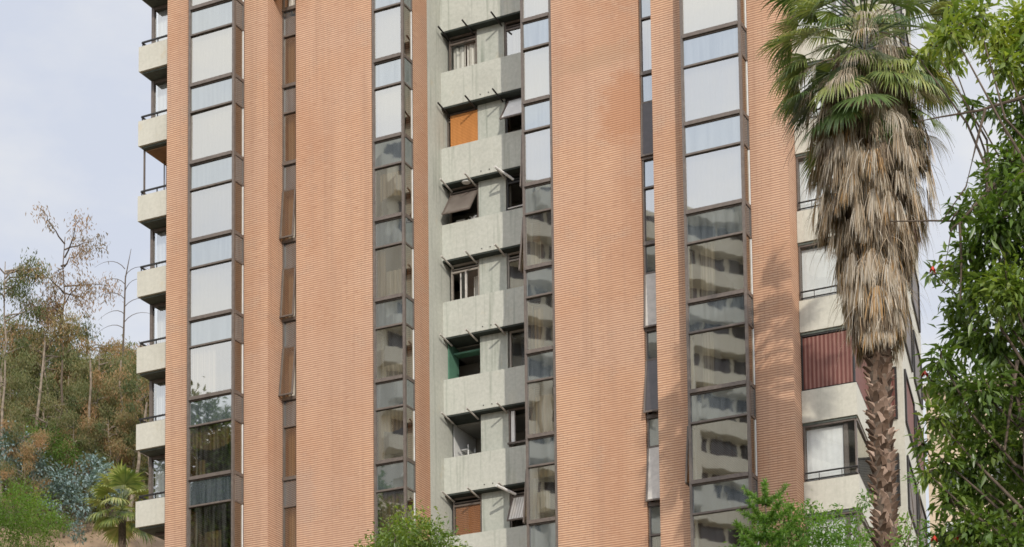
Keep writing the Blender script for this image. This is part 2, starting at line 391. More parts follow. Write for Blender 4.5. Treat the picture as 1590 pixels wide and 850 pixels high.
def bay(x0, x1, yf, depth, ks, side, blinds):
    """projecting glazed bay; side: which flank faces the viewer"""
    xs_ = x1 if side == 'R' else x0
    for k in ks:
        zt, zm, zb = T(k), t(k), T(k+1)
        f = MB()
        f.box(x0, x0+.075, yf-.035, yf+.05, zb, zt-.0); f.box(x1-.085, x1, yf-.035, yf+.05, zb, zt)
        f.box(x0+.075, x1-.085, yf-.075, yf+.05, zt-.065, zt+.045); f.box(x0+.075, x1-.085, yf-.05, yf+.05, zm-.03, zm+.025)
        f.box(x0-.012, x1+.012, yf-.012, yf+.06, zt-.10, zt-.068)
        for xx in (x0+.02, x1-.02):       # both flanks have their transoms and rear post
            f.box(xx-.03, xx+.03, yf+.051, yf+depth, zt-.065, zt+.045); f.box(xx-.03, xx+.03, yf+.051, yf+depth, zm-.03, zm+.025)
            f.box(xx-.03, xx+.03, yf+depth-.05, yf+depth-.003, zb+.046, zt-.066)
        w = f.build('bay_window', 'frame', bld)
        b = MB(); b.add(pane_quad(x0+.07, x1-.08, yf+.02, zb+.04, zm-.02), [(0, 1, 2, 3)]); b.build('vision_pane', 'mirror', w)
        b = MB(); b.add(pane_quad(x0+.07, x1-.08, yf+.02, zm+.02, zt-.06), [(0, 1, 2, 3)]); b.build('spandrel_panel', 'spandrel', w)
        for sx_ in (x0+.012, x1-.012):
            e = RNG.uniform(-.003, .003)
            b = MB(); b.quad((sx_, yf+.05, zb+.04), (sx_, yf+depth-.04, zb+.04), (sx_+e, yf+depth-.04, zm-.02), (sx_+e, yf+.05, zm-.02)); b.build('side_pane', 'mirrorb', w)
            b = MB(); b.quad((sx_, yf+.05, zm+.02), (sx_, yf+depth-.04, zm+.02), (sx_, yf+depth-.04, zt-.06), (sx_, yf+.05, zt-.06)); b.build('side_spandrel', 'spandrel', w)
        b = MB()
        for xx in (x0+.02, x1-.02): b.box(xx-.036, xx+.036, yf+depth-.075, yf+depth-.051, zb+.05, zm-.035)
        b.build('side_trim', 'white', w)
        spec = blinds.get(k)
        if spec:
            for (mat, a, c, lo, hi, dr) in spec:
                xa = x0+.08+(x1-x0-.17)*a; xc = x0+.08+(x1-x0-.17)*c
                curtain(w, xa, xc, yf+.16, zb+.05+(zm-zb)*lo, zb+(zm-zb)*hi, mat, .002 if mat == 'blindwhite' else .025, 'blind' if mat == 'blindwhite' else 'curtain', dr)
FULL = [('blindwhite', 0, 1, 0, 1, 0)]
bay(-35.97, -34.2, 51.0, .54, range(-1, 8), 'R', {-1: FULL, 0: FULL, 1: FULL, 2: FULL, 3: FULL, 4: [('sheer', 0, .55, 0, 1, 0)],
    5: [('beige', 0, 1, .62, 1, .22), ('beige', .15, .3, 0, .35, 0)], 6: [('beige', .3, .7, 0, .5, 0)]})
bay(-29.92, -28.79, 52.4, .58, range(-1, 8), 'R', {0: FULL, 1: FULL, 2: [('beige', .1, 1, .35, .9, -.12)], 3: [('beige', 0, .3, 0, 1, 0), ('sheer', .3, 1, .0, .55, 0)],
    4: [('sheer', .2, .9, 0, .3, 0)], 5: [('beige', 0, 1, .62, 1, .12), ('beige', 0, .18, 0, 1, 0)], 6: [('beige', 0, 1, 0, .95, 0)]})
bay(-24.69, -23.66, 52.4, .58, range(-1, 9), 'L', {0: FULL, 1: FULL, 2: FULL, 3: [('sheer', .1, .5, 0, .5, 0)], 4: [('beige', .2, .55, 0, .8, 0)],
    5: [('beige', .2, 1, 0, .75, 0)], 6: [('beige', 0, 1, .78, 1, 0), ('sheer', .25, .7, .15, .55, 0)]})
bay(-19.0, -17.18, 51.05, .5, range(0, 9), 'R', {1: FULL, 2: FULL, 3: FULL, 4: [('sheer', .2, .45, 0, 1, 0)], 5: [('sheer', .2, .4, 0, 1, 0)], 0: FULL})

# slot windows beside the piers
def slot(x0, x1, y, ks, mat, opened, hinge):
    for k in ks:
        zt, zm, zb = T(k), t(k), T(k+1)
        f = MB(); f.box(x0, x0+.05, y-.03, y+.05, zb+.046, zt-.066); f.box(x1-.05, x1, y-.03, y+.05, zb+.046, zt-.066)
        f.box(x0, x1, y-.06, y+.05, zt-.065, zt+.045); f.box(x0+.05, x1-.05, y-.04, y+.05, zm-.03, zm+.025)
        w = f.build('slot_window', 'frame', bld)
        b = MB(); b.add(pane_quad(x0+.045, x1-.045, y+.02, zm+.02, zt-.06), [(0, 1, 2, 3)]); b.build('spandrel_panel', 'spandrel', w)
        curtain(w, x0+.05, x1-.05, y+.25, zb+.05, zm-.05, 'blindwhite' if hinge == 'D' and k in (2, 3, 4) else 'sheer', .01, 'blind')
        if k in opened:
            o = opened[k]; s = MB(); h = zm-.04-(zb+.04); zz = zm-.04
            dy, dz = math.sin(o)*h, math.cos(o)*h
            for xx in (x0+.03, x1-.06): s.bar((xx, y-.05, zz), (xx, y-.05-dy, zz-dz), .05, .04)
            s.bar((x0, y-.05-dy, zz-dz), (x1-.03, y-.05-dy, zz-dz), .05, .05)
            sh = s.build('sash', 'frame', w)
            b = MB(); b.quad((x0+.03, y-.05, zz), (x1-.06, y-.05, zz), (x1-.06, y-.05-dy, zz-dz), (x0+.03, y-.05-dy, zz-dz)); b.build('sash_pane', mat if hinge == 'A' else ('darkglass' if k in (5, 2) else 'alu'), w)
        else:
            b = MB(); b.add(pane_quad(x0+.045, x1-.045, y+.02, zb+.04, zm-.02), [(0, 1, 2, 3)]); b.build('vision_pane', mat, w)
slot(-33.29, -32.735, 52.43, range(-1, 7), 'mirrorb', {-1: .30, 2: .10, 3: .09, 4: .13}, 'A')
slot(-20.79, -20.11, 52.43, range(0, 8), 'mirror', {2: .03, 4: .06, 5: .15, 6: .12}, 'D')

# sashes standing open on the hidden flanks of the right-hand bays
def flank_sash(x, y0, y1, k, out):
    s = MB(); zm, zb = t(k)-.03, T(k+1)+.05
    s.bar((x, y0, zm), (x-out, y0, zb), .05, .05, (0, 1, 0)); s.bar((x, y1, zm), (x-out, y1, zb), .05, .05, (0, 1, 0)); s.bar((x-out, y0, zb), (x-out, y1, zb), .05)
    w = s.build('side_sash', 'frame', bld)
    b = MB(); b.quad((x, y0, zm), (x, y1, zm), (x-out, y1, zb), (x-out, y0, zb)); b.build('sash_pane', 'mirrorb', w)
flank_sash(-24.72, 52.48, 52.95, 3, .16); flank_sash(-24.72, 52.48, 52.95, 6, .12); flank_sash(-24.72, 52.48, 52.95, 2, .08)
flank_sash(-19.04, 51.12, 51.5, 6, .10)

# concrete kitchen bay
def S(k): return 33.31-2.588*(k-1)
XL, XM0, XM1, XR = -28.78, -27.6, -26.62, -24.45
YW, YP = 54.9, 55.20
b = MB(); b.box(XL, XR, YW, YW+.35, S(0)-1.19, ZT); b.build('concrete_spandrel', 'concrete', bld)
for k in range(1, 9):
    z1 = S(k); z0 = S(k)-1.188 if k < 8 else ZB
    b = MB(); b.box(XL, XR, YW, YW+.35, z0, z1); sp = b.build('concrete_spandrel', 'concrete', bld)
    b = MB()
    for xx in (-27.35, -27.05): b.tube([(xx, YW-.02, z0+.12), (xx, YW+.1, z0+.12)], .018, 6)
    b.build('drain_pipe', 'black', sp)
    b = MB(); b.box(XM0, XM1, YP, YP+.4, z1-.02, z1+1.342); b.build('concrete_pier', 'streaked', bld)
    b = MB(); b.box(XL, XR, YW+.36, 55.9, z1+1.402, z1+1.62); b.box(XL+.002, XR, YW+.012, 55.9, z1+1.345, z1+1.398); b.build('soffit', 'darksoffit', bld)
    b = MB(); b.box(XL, XR, YW+.36, 55.6, z1-.3, z1-.02); b.build('sill', 'concrete', bld)
    for xx in (-28.62, -27.72, -26.68):
        j = RNG.uniform(-.05, .05)
        b = MB(); b.tube([(xx+.02+j, 55.25, z1+1.24), (xx+j-.02, 54.50, z1+1.37)], .028, 8); b.build('clothes_pole', 'alu' if (k in (3, 4, 5, 6, 7)) else 'black', bld)

def win_frame(x0, x1, z0, z1, y, kind, mat='frame'):
    f = MB(); f.box(x0, x0+.06, y, y+.08, z0, z1); f.box(x1-.06, x1, y, y+.08, z0, z1); f.box(x0+.06, x1-.06, y, y+.08, z1-.06, z1); f.box(x0+.06, x1-.06, y, y+.08, z0, z0+.05)
    if kind != 'slide':
        f.box(x0+.06, x1-.06, y-.02, y+.08, z1-.30, z1-.24); f.box(x0+.06, x1-.06, y+.02, y+.06, z1-.18, z1-.14)
    return f.build('kitchen_window', mat, bld)
def pane(x0, x1, z0, z1, y, mat, parent, name='pane'):
    b = MB(); b.add(pane_quad(x0, x1, y, z0, z1, .003), [(0, 1, 2, 3)]); return b.build(name, mat, parent)
def awning(w, x0, x1, z0, z1, y, ang, mat='clear', fm='frame'):
    h = z1-z0; dy, dz = math.sin(ang)*h, math.cos(ang)*h
    s = MB()
    for xx in (x0+.02, x1-.02): s.bar((xx, y, z1), (xx, y-dy, z1-dz), .05, .04)
    s.bar((x0, y-dy, z1-dz), (x1, y-dy, z1-dz), .05, .05)
    s.build('sash', fm, w)
    b = MB(); b.quad((x0+.02, y, z1), (x1-.02, y, z1), (x1-.02, y-dy, z1-dz), (x0+.02, y-dy, z1-dz)); b.build('sash_pane', mat, w)
YG = 55.24
for k in range(1, 8):
    z0, z1 = S(k)+.0, S(k)+1.34
    x0, x1 = XL+.01, XM0-.01
    x2, x3 = XM1+.01, XR
    if k == 1:
        w = win_frame(x0+.12, x1, z0, z1, YG, 'x'); pane(x0+.18, x1-.06, z0+.05, z1-.3, YG+.03, 'clear', w)
        curtain(w, x0+.2, x0+.66, YG+.18, z0+.14, z1-.32, 'sheer', .03); curtain(w, x0+.70, x1-.08, YG+.18, z0+.14, z1-.32, 'sheer', .03)
        w = win_frame(x2, x3, z0, z1, YG, 'x'); pane(x2+.06, x3-.06, z0+.05, z1-.3, YG+.03, 'mirror', w); curtain(w, x2+.2, x3-.1, YG+.2, z0+.05, z1-.3, 'sheer', .02)
    elif k == 2:
        w = win_frame(x0, x1, z0, z1, YG+.06, 'x'); curtain(w, x0+.16, x1-.0, YG-.02, z0+.02, z1-.12, 'bamboo', .002, 'roller_blind')
        w = win_frame(x2, x3, z0, z1, YG, 'x', 'black'); awning(w, x2+.1, x3, z0+.15, z1-.1, YG-.02, .62, 'white'); curtain(w, x2+.08, x3-.1, YG+.3, z0+.05, z0+.3, 'bamboo', .03)
    elif k == 3:
        w = win_frame(x0+.1, x1, z0, z1, YG, 'x'); awning(w, x0+.12, x1-.04, z0+.06, z1-.3, YG-.03, .62, 'sashglass')
        for xx, r_ in ((x1-.32, .09), (x1-.14, .11)):
            pt = root('potted_plant', (xx, YG+.12, z0), 'leafy potted plant on the kitchen sill under the propped sash, %s' % ('nearer the cloth' if xx < x1-.2 else 'nearer the right jamb'), 'plant', 'plants on the kitchen sill')
            b = MB(); b.tube([(xx, YG+.12, z0), (xx, YG+.12, z0+.10)], [.045, .06], 8); b.build('pot', 'ochre', pt)
            P, O, I = clouds([(xx, YG+.12, z0+.20, r_)], 5500); PLANTS = (P, O, pt)
            leaves_mesh('foliage', P, O+unit(len(P))*.5, unit(len(P)), .05, .025, RNG.random(len(P)), None, pt); pt.children[-1].data.materials.append(MT.setdefault('potleaf', leaf_mat('pot_leaf', [(0, (.03, .09, .02)), (1, (.10, .22, .05))])))
        b = MB(); b.tube([(x1-.34, 55.02, z1-.03), (x1-.34, 55.02, z1+.0)], [.13, .15], 16); b.build('ceiling_lamp', 'white', bld)
        b = MB(); b.box(x0+.30, x0+.62, YG+.05, YG+.08, z0, z0+.26); b.box(x0+.36, x0+.52, YG+.03, YG+.05, z0+.05, z0+.24)
        tag(b.build('hanging_cloth', 'cloth'), 'white cloth hanging inside the kitchen window with the propped awning sash', 'cloth')
        w = win_frame(x2, x3, z0, z1, YG, 'x', 'black'); b = MB(); b.bar((x2+.05, YG-.02, z0+.22), (x3-.05, YG-.02, z0+.26), .05, .04); b.build('guard_rail', 'alu', w)
        b = MB(); b.tube([(x2-.02, 54.45, z1-.02), (x2+.36, 55.0, z1-.30)], .04, 10); b.build('flue_pipe', 'white', bld)
    elif k == 4:
        w = win_frame(x0+.12, x1, z0, z1, YG, 'x', 'dimalu')
        b = MB(); xm = x0+.66; b.box(xm-.03, xm+.03, YG-.01, YG+.05, z0+.05, z1-.3); b.box(x0+.44, x0+.48, YG+.02, YG+.06, z0+.05, z1-.3); b.build('mullion', 'alu', w)
        pane(x0+.48, x1-.06, z0+.05, z1-.3, YG+.03, 'clear', w); curtain(w, xm+.04, x1-.08, YG+.5, z0+.1, z1-.3, 'sheer', .02)
        w = win_frame(x2, x3, z0, z1, YG, 'x', 'dimalu'); pane(x2+.06, x3-.06, z0+.05, z1-.3, YG+.03, 'mirror', w)
    elif k == 5:
        b = MB(); b.box(x0-.0, x0+.04, YP, 55.9, z0, z1); b.build('green_jamb', 'green', bld)
        b = MB(); b.box(x0+.05, x1, YG+.3, 55.9, z1-.30, z1-.24); b.build('lowered_ceiling', 'green', bld)
        c = root('wooden_chair', (x0+.42, 55.75, z0-.28), 'light wooden chair just inside the open green-jambed balcony', 'chair')
        b = MB(); b.box(x0+.24, x0+.56, 55.60, 55.64, z0+.04, z0+.20); b.build('backrest', 'wood', c)
        b = MB(); b.box(x0+.24, x0+.56, 55.64, 55.95, z0-.02, z0+.01); b.build('seat', 'wood', c)
        for xx in (x0+.25, x0+.53):
            for yy in (55.60, 55.90):
                b = MB(); b.box(xx, xx+.03, yy, yy+.03, z0-.28, z0+(.05 if yy < 55.7 else -.02)); b.build('leg', 'wood', c)
        tb = root('round_table', (x1-.25, 55.6, z0-.28), 'white round table top at the edge of the open green-jambed balcony', 'table')
        b = MB(); b.tube([(x1-.25, 55.6, z0+.02), (x1-.25, 55.6, z0+.07)], .26, 24); b.build('table_top', 'white', tb)
        b = MB(); b.tube([(x1-.25, 55.6, z0-.28), (x1-.25, 55.6, z0+.02)], .04, 10); b.build('pedestal', 'white', tb)
        w = win_frame(x2+.04, x3, z0, z1, YG, 'slide', 'dimalu'); b = MB(); b.box(x2+.82, x2+.88, YG-.01, YG+.06, z0+.05, z1-.06); b.build('mullion', 'dimalu', w)
        pane(x2+.1, x2+.82, z0+.05, z1-.06, YG+.03, 'clear', w); curtain(w, x2+.3, x2+.7, YG+.35, z0, z1-.2, 'grille', .02)
    elif k == 6:
        b = MB(); b.box(x0, x0+.02, 55.55, 57.1, z0-.3, z1); b.build('white_partition', 'white', bld)
        sh = root('shelf_rack', (x0+.2, 56.2, z0-.3), 'white shelf rack inside the open balcony below the green-jambed one', 'shelf')
        b = MB()
        for zz in (.0, .3, .6): b.box(x0+.05, x0+.3, 56.0, 56.5, z0-.02+zz, z0+.01+zz)
        b.build('shelf', 'white', sh)
        for yy in (56.0, 56.47):
            b = MB(); b.box(x0+.28, x0+.31, yy, yy+.03, z0-.3, z0+.75); b.build('upright', 'white', sh)
        b = MB(); b.box(x1-.62, x1+.2, 57.0, 57.1, z0-.3, z0+.95); b.build('inner_doorway', 'black', bld)
        w = win_frame(x2+.02, x3, z0, z1, YG-.1, 'slide', 'frame'); b = MB(); b.box(x2+.10, x2+.22, YG-.08, YG+.0, z0+.2, z1-.08); b.box(x2+.78, x2+.86, YG-.1, YG, z0+.2, z1-.06); b.build('mullion', 'white', w)
        b = MB(); b.bar((x2, YG-.14, z0+.20), (x3, YG-.14, z0+.20), .05, .06); b.build('guard_rail', 'frame', w)
        pane(x2+.85, x3-.06, z0+.2, z1-.06, YG-.06, 'clear', w); curtain(w, x2+.4, x2+.6, YG+.4, z0, z1-.2, 'sheer', .02)
    else:
        w = win_frame(x0+.12, x1, z0, z1, YG, 'x'); curtain(w, x0+.2, x1-.08, YG+.04, z0+.03, z1-.3, 'bamboo2', .002, 'roller_blind'); pane(x0+.18, x1-.06, z0+.05, z1-.3, YG+.02, 'clear', w)
        w = win_frame(x2, x3, z0, z1, YG, 'x'); awning(w, x2+.08, x3-.1, z0+.12, z1-.3, YG-.03, .45, 'sheer')
        b = MB(); b.tube([(x2-.05, 54.35, z1-.10), (x2+.3, 55.0, z1-.26)], .045, 10); b.build('flue_pipe', 'white', bld)

# balconies on the left end
for k in range(-1, 9):
    z1, z0 = T(k)-.03, T(k)-.90
    b = MB(); b.box(-38.8, -37.0, 52.1, 52.3, z0, z1); b.box(-38.8, -38.6, 52.301, 54.5, z0, z1); b.box(-38.599, -37.0, 52.301, 54.5, z0, z0+.15)
    bal = b.build('balcony', 'cream', bld)
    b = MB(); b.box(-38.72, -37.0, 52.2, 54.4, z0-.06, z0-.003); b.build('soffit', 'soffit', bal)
    b = MB(); zr = z1+.20
    b.bar((-38.75, 52.22, zr), (-37.0, 52.22, zr), .05, .05); b.bar((-38.75, 52.22, z1+.03), (-37.0, 52.22, z1+.03), .04, .04)
    b.bar((-38.75, 52.22, zr), (-38.75, 53.2, zr), .05, .05)
    for xx in (-38.72, -38.1, -37.4): b.bar((xx, 52.22, z1), (xx, 52.22, zr), .03)
    b.build('railing', 'black', bal)
    zh = T(k-1)-.97
    if k == 7:
        b = MB(); b.box(-38.45, -37.0, 52.72, 52.8, zh-.1, zh); w = b.build('balcony_window', 'frame', bld)
    if k in (8,):
        b = MB(); b.box(-38.45, -38.35, 52.72, 52.82, z1, zh); w = b.build('balcony_window', 'frame', bld)
        b = MB(); b.box(-38.75, -37.85, 52.16, 52.20, z1+.2, zh-.02); b.build('corrugated_screen', 'red', w)
        b = MB(); b.box(-37.25, -37.1, 52.5, 52.55, z1, zh); b.build('wooden_post', 'bamboo', w)
    elif k == 2:
        f = MB(); f.box(-38.74, -38.69, 52.32, 52.37, z1, zh+.07); f.box(-38.55, -38.52, 53.2, 53.23, z1, zh); f.box(-38.5, -37.0, 53.2, 53.24, z1+.10, z1+.14); f.box(-38.5, -37.0, 53.2, 53.24, z1+.28, z1+.31)
        w = f.build('balcony_window', 'frame', bld)
        b = MB(); b.box(-38.5, -37.0, 53.25, 53.26, z1, zh-.1); b.build('mesh_screen', 'mesh', w)
        b = MB(); b.box(-38.66, -37.02, 52.36, 55.2, zh-.04, zh+.0); b.build('timber_ceiling', 'timber', w)
    elif k != 7:
        f = MB(); f.box(-38.72, -38.61, 52.70, 52.84, z1, zh); f.box(-38.61, -37.0, 52.72, 52.82, zh-.10, zh); f.box(-37.12, -37.02, 52.72, 52.82, z1, zh-.1); f.box(-38.02, -37.95, 52.72, 52.81, z1+.06, zh-.1); f.box(-38.61, -37.12, 52.72, 52.80, z1, z1+.06)
        w = f.build('balcony_window', 'frame', bld)
        pane(-38.61, -37.12, z1+.05, zh-.1, 52.76, 'halfmirror', w)
        b = MB(); b.quad((-38.68, 52.85, z1), (-38.68, 54.3, z1), (-38.68, 54.3, zh), (-38.68, 52.85, zh)); b.build('side_pane', 'clear', w)
        if k in (9,): pass
        elif k in (-1, 0, 1, 3, 6): curtain(w, -38.6, -37.05, 52.9, z1, zh-.1, 'cloth', .01, 'blind')
        elif k in (4, 5): curtain(w, -38.6, -37.7, 52.95, z1, zh-.1, 'sheer', .02)

# right end: corner bay of parapets and windows, then the set-back wing
FA, FBk = (-14.47, 52.2), (-15.02, 56.0)
sd = Vector((FBk[0]-FA[0], FBk[1]-FA[1])).normalized()
def sp_(d, o=0.): return (FA[0]+sd.x*d-sd.y*o*-1*-1, FA[1]+sd.y*d)       # along the splayed side, o inward
for k in range(-1, 9):
    z1, z0 = T(k)-.10, T(k)-1.02
    b = MB(); b.prism([(-16.05, 52.2), FA, FBk, (-16.05, 56)], z0, z1); par = b.build('corner_parapet', 'cream', bld)
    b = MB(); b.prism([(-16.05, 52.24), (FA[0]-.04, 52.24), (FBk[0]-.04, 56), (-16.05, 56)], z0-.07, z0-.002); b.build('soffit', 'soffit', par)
    zh = T(k-1)-1.09
    f = MB(); f.box(-16.045, -16.0, 52.26, 52.36, z1, zh); f.box(-16.0, -14.55, 52.26, 52.36, zh-.05, zh); f.box(-16.0, -14.55, 52.26, 52.36, z1, z1+.04)
    f.box(-14.575, -14.53, 52.26, 52.36, z1+.04, zh-.05)
    f.bar((-14.52, 52.3, z1+.03), (-15.05, 55.9, z1+.03), .06, .06); f.bar((-14.52, 52.3, zh-.04), (-15.05, 55.9, zh-.04), .06, .07)
    w = f.build('corner_window', 'black' if k in (6, 1) else 'frame', bld)
    side = [(-14.55, 52.38, z1+.06), (-15.04, 55.85, z1+.06), (-15.04, 55.85, zh-.08), (-14.55, 52.38, zh-.08)]
    if k == 6 or k == 1:
        b = MB(); b.box(-16.0, -14.575, 52.28, 52.32, z1+.06, zh-.08); b.build('corrugated_screen', 'red', w)
        b = MB(); b.quad(*side); b.build('side_screen', MT.setdefault('red_y', stripes_mat('red_sheet_side', (.13, .045, .036), (.24, .125, .10), .12, 1, .6, .5)), w)
    else:
        pane(-16.0, -14.575, z1+.04, zh-.05, 52.31, 'clear', w)
        b = MB(); b.quad(*side); b.build('side_pane', 'mirror', w)
        curtain(w, -16.0, -14.95 if k == 7 else -14.58, 52.42, z1+.02, zh-.09, 'cloth', .0015, 'blind')
        b = MB(); b.box(-14.92, -14.80, 52.36, 52.44, z1, zh-.07); b.build('column', 'frame', w)
        zr = z1+.24
        b = MB(); b.tube([(-16.0, 52.2, zr), (-14.5, 52.2, zr), (-14.62, 52.8, zr)], .025, 8); b.tube([(-16.0, 52.22, z1+.06), (-14.52, 52.22, z1+.06), (-14.62, 52.8, z1+.06)], .022, 8)
        for xx in (-15.6, -14.95): b.tube([(xx, 52.2, z1), (xx, 52.2, zr)], .012, 6)
        b.build('railing', 'black', w)
W0, W1 = (-14.12, 56.0), (-15.4, 63.6)
wd_ = Vector((W1[0]-W0[0], W1[1]-W0[1])).normalized(); wn = Vector((wd_.y, -wd_.x))
b = MB(); b.prism([(-16.1, 56.0), W0, W1, (-17.6, 63.6)], ZB, ZT-1.2); wing = b.build('set_back_wing', 'cream', bld)
for k in range(0, 8):
    z0, z1 = T(k)-.0, T(k-1)-1.05
    fr = MB(); fr.box(-15.1, -14.30, 55.93, 55.998, z0, z0+.05); fr.box(-15.1, -14.30, 55.93, 55.998, z1-.05, z1); fr.box(-14.35, -14.30, 55.93, 55.998, z0+.05, z1-.05)
    w = fr.build('wing_window', 'black', bld)
    b = MB(); b.box(-15.1, -14.35, 55.96, 55.99, z0+.05, z1-.05); b.build('screen', 'red' if k in (6, 3) else 'grille', w)
    # long side windows of the wing
    p = lambda d, o, z: (W0[0]+wd_.x*d+wn.x*o, W0[1]+wd_.y*d+wn.y*o, z)
    for (a, c) in ((.35, 3.4), (4.1, 7.0)):
        fr = MB()
        fr.bar(p(a, .03, z0), p(c, .03, z0), .06, .07); fr.bar(p(a, .03, z1), p(c, .03, z1), .06, .07); fr.bar(p(a, .03, z0), p(a, .03, z1), .06); fr.bar(p(c, .03, z0), p(c, .03, z1), .06)
        w = fr.build('wing_window', 'black', bld)
        b = MB(); b.quad(p(a, .012, z0+.03), p(c, .012, z0+.03), p(c, .012, z1-.03), p(a, .012, z1-.03)); b.build('screen', 'red_y' if k % 3 == 0 else 'frame', w)

# ------------------------------------------------------------------ the tower across the street, mirrored in the glass
tw = root('apartment_tower', (-52, -25, -EYE), 'cream apartment tower with long balcony bands, mirrored in the lower glass bays', 'building')
c0 = Vector((-63.5, -9.5)); fd = Vector((.59, -.81)).normalized(); fnn = Vector((fd.y, -fd.x))*-1
if fnn.dot(Vector((1, 1))) < 0: fnn = -fnn
def tp(a, o): return (c0.x+fd.x*a+fnn.x*o, c0.y+fd.y*a+fnn.y*o)
LEN = 40
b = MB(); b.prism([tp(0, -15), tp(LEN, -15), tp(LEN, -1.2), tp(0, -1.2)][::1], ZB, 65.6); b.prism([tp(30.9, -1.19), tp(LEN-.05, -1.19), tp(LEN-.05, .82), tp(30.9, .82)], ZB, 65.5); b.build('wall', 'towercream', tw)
for k in range(25):
    z = -EYE+2.68*k
    b = MB()
    for (a, c, o) in ((0, 11.5, .0), (12.5, 24, .9), (25, 30.8, -.2), (30.85, LEN, 1.0)):
        b.prism([tp(a, o-1.25), tp(c, o-1.25), tp(c, o), tp(a, o)], z-.15, z+.95)
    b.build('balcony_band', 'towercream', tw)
    b = MB()
    for a in np.arange(.8, 30, 2.6): b.prism([tp(a, -1.19), tp(a+2.2, -1.19), tp(a+2.2, -1.1), tp(a, -1.1)], z+.96, z+2.4)
    for a in np.arange(31.7, LEN-1, .75): b.prism([tp(a, .83), tp(a+.69, .83), tp(a+.69, .87), tp(a, .87)], z+.97, z+2.3)
    b.build('window_row', 'darkglass', tw)
b = MB()
for a in (11.6, 24.1,): b.prism([tp(a, -1.2), tp(a+.8, -1.2), tp(a+.8, .3), tp(a, .3)], ZB, 66.2)
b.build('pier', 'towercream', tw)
b = MB(); b.prism([tp(3, -12), tp(20, -12), tp(20, -3), tp(3, -3)], 65.6, 66.8); b.build('roof', 'concrete', tw)

# building seen through the right-hand tree
q0 = at(1440, 700, 86)
nb = root('low_apartment_house', (q0[0]+2, 86, -EYE), 'ochre and cream house glimpsed through the leaves of the right-hand tree', 'house')
zt_ = at(1500, 600, 86)[2]
b = MB(); b.box(q0[0], q0[0]+9, 86, 94, ZB, zt_); b.build('wall', 'ochre', nb)
b = MB(); b.box(q0[0]-.3, q0[0]+9.3, 85.6, 94.3, zt_, zt_+.3); b.build('roof', 'cream', nb)
for k in range(3):
    for i in range(4):
        b = MB(); b.box(q0[0]+.7+2.1*i, q0[0]+2.1+2.1*i, 85.93, 85.99, zt_-2.1-2.7*k, zt_-.7-2.7*k); w = b.build('window', 'white', nb)
        b = MB(); b.box(q0[0]+.8+2.1*i, q0[0]+2.0+2.1*i, 85.91, 85.928, zt_-2.0-2.7*k, zt_-.8-2.7*k); b.build('pane', 'spandrel', w)

# ------------------------------------------------------------------ foliage materials
MT['fan'] = leaf_mat('palm_leaf', [(0, (.04, .075, .02)), (.45, (.10, .15, .045)), (.75, (.25, .28, .085)), (1, (.42, .38, .15))], .38, .25, .5)
MT['thatch'] = leaf_mat('dead_palm_leaf', [(0, (.07, .048, .032)), (.3, (.22, .165, .11)), (.6, (.38, .315, .235)), (.85, (.54, .49, .42)), (1, (.36, .22, .10))], .8, .12, .15)
MT['boot'] = leaf_mat('palm_boot', [(0, (.06, .04, .028)), (.45, (.155, .102, .072)), (1, (.40, .29, .225))], .85, 0., .15)
MT['glossy'] = leaf_mat('glossy_leaf', [(0, (.034, .066, .014)), (.5, (.088, .145, .028)), (.85, (.16, .215, .04)), (1, (.28, .32, .06))], .34, .38, .5)
MT['bright'] = leaf_mat('bright_leaf', [(0, (.05, .12, .02)), (.6, (.11, .21, .035)), (1, (.22, .32, .07))], .4, .42, .4)
MT['euca'] = leaf_mat('eucalyptus_leaf', [(0, (.035, .048, .02)), (.4, (.10, .12, .045)), (.7, (.20, .18, .085)), (1, (.32, .19, .10))], .6, .28, .25)
MT['dryleaf'] = leaf_mat('dry_leaf', [(0, (.13, .10, .06)), (.6, (.24, .16, .10)), (1, (.32, .20, .13))], .7, .25, .2)
MT['blue'] = leaf_mat('blue_leaf', [(0, (.075, .12, .11)), (.6, (.18, .25, .25)), (1, (.33, .41, .42))], .5, .15, .35)
MT['lime'] = leaf_mat('lime_leaf', [(0, (.05, .10, .02)), (.6, (.13, .22, .04)), (1, (.24, .32, .07))], .5, .4, .3)
MT['flower'] = plain('red_flower', (.45, .04, .02), .6)

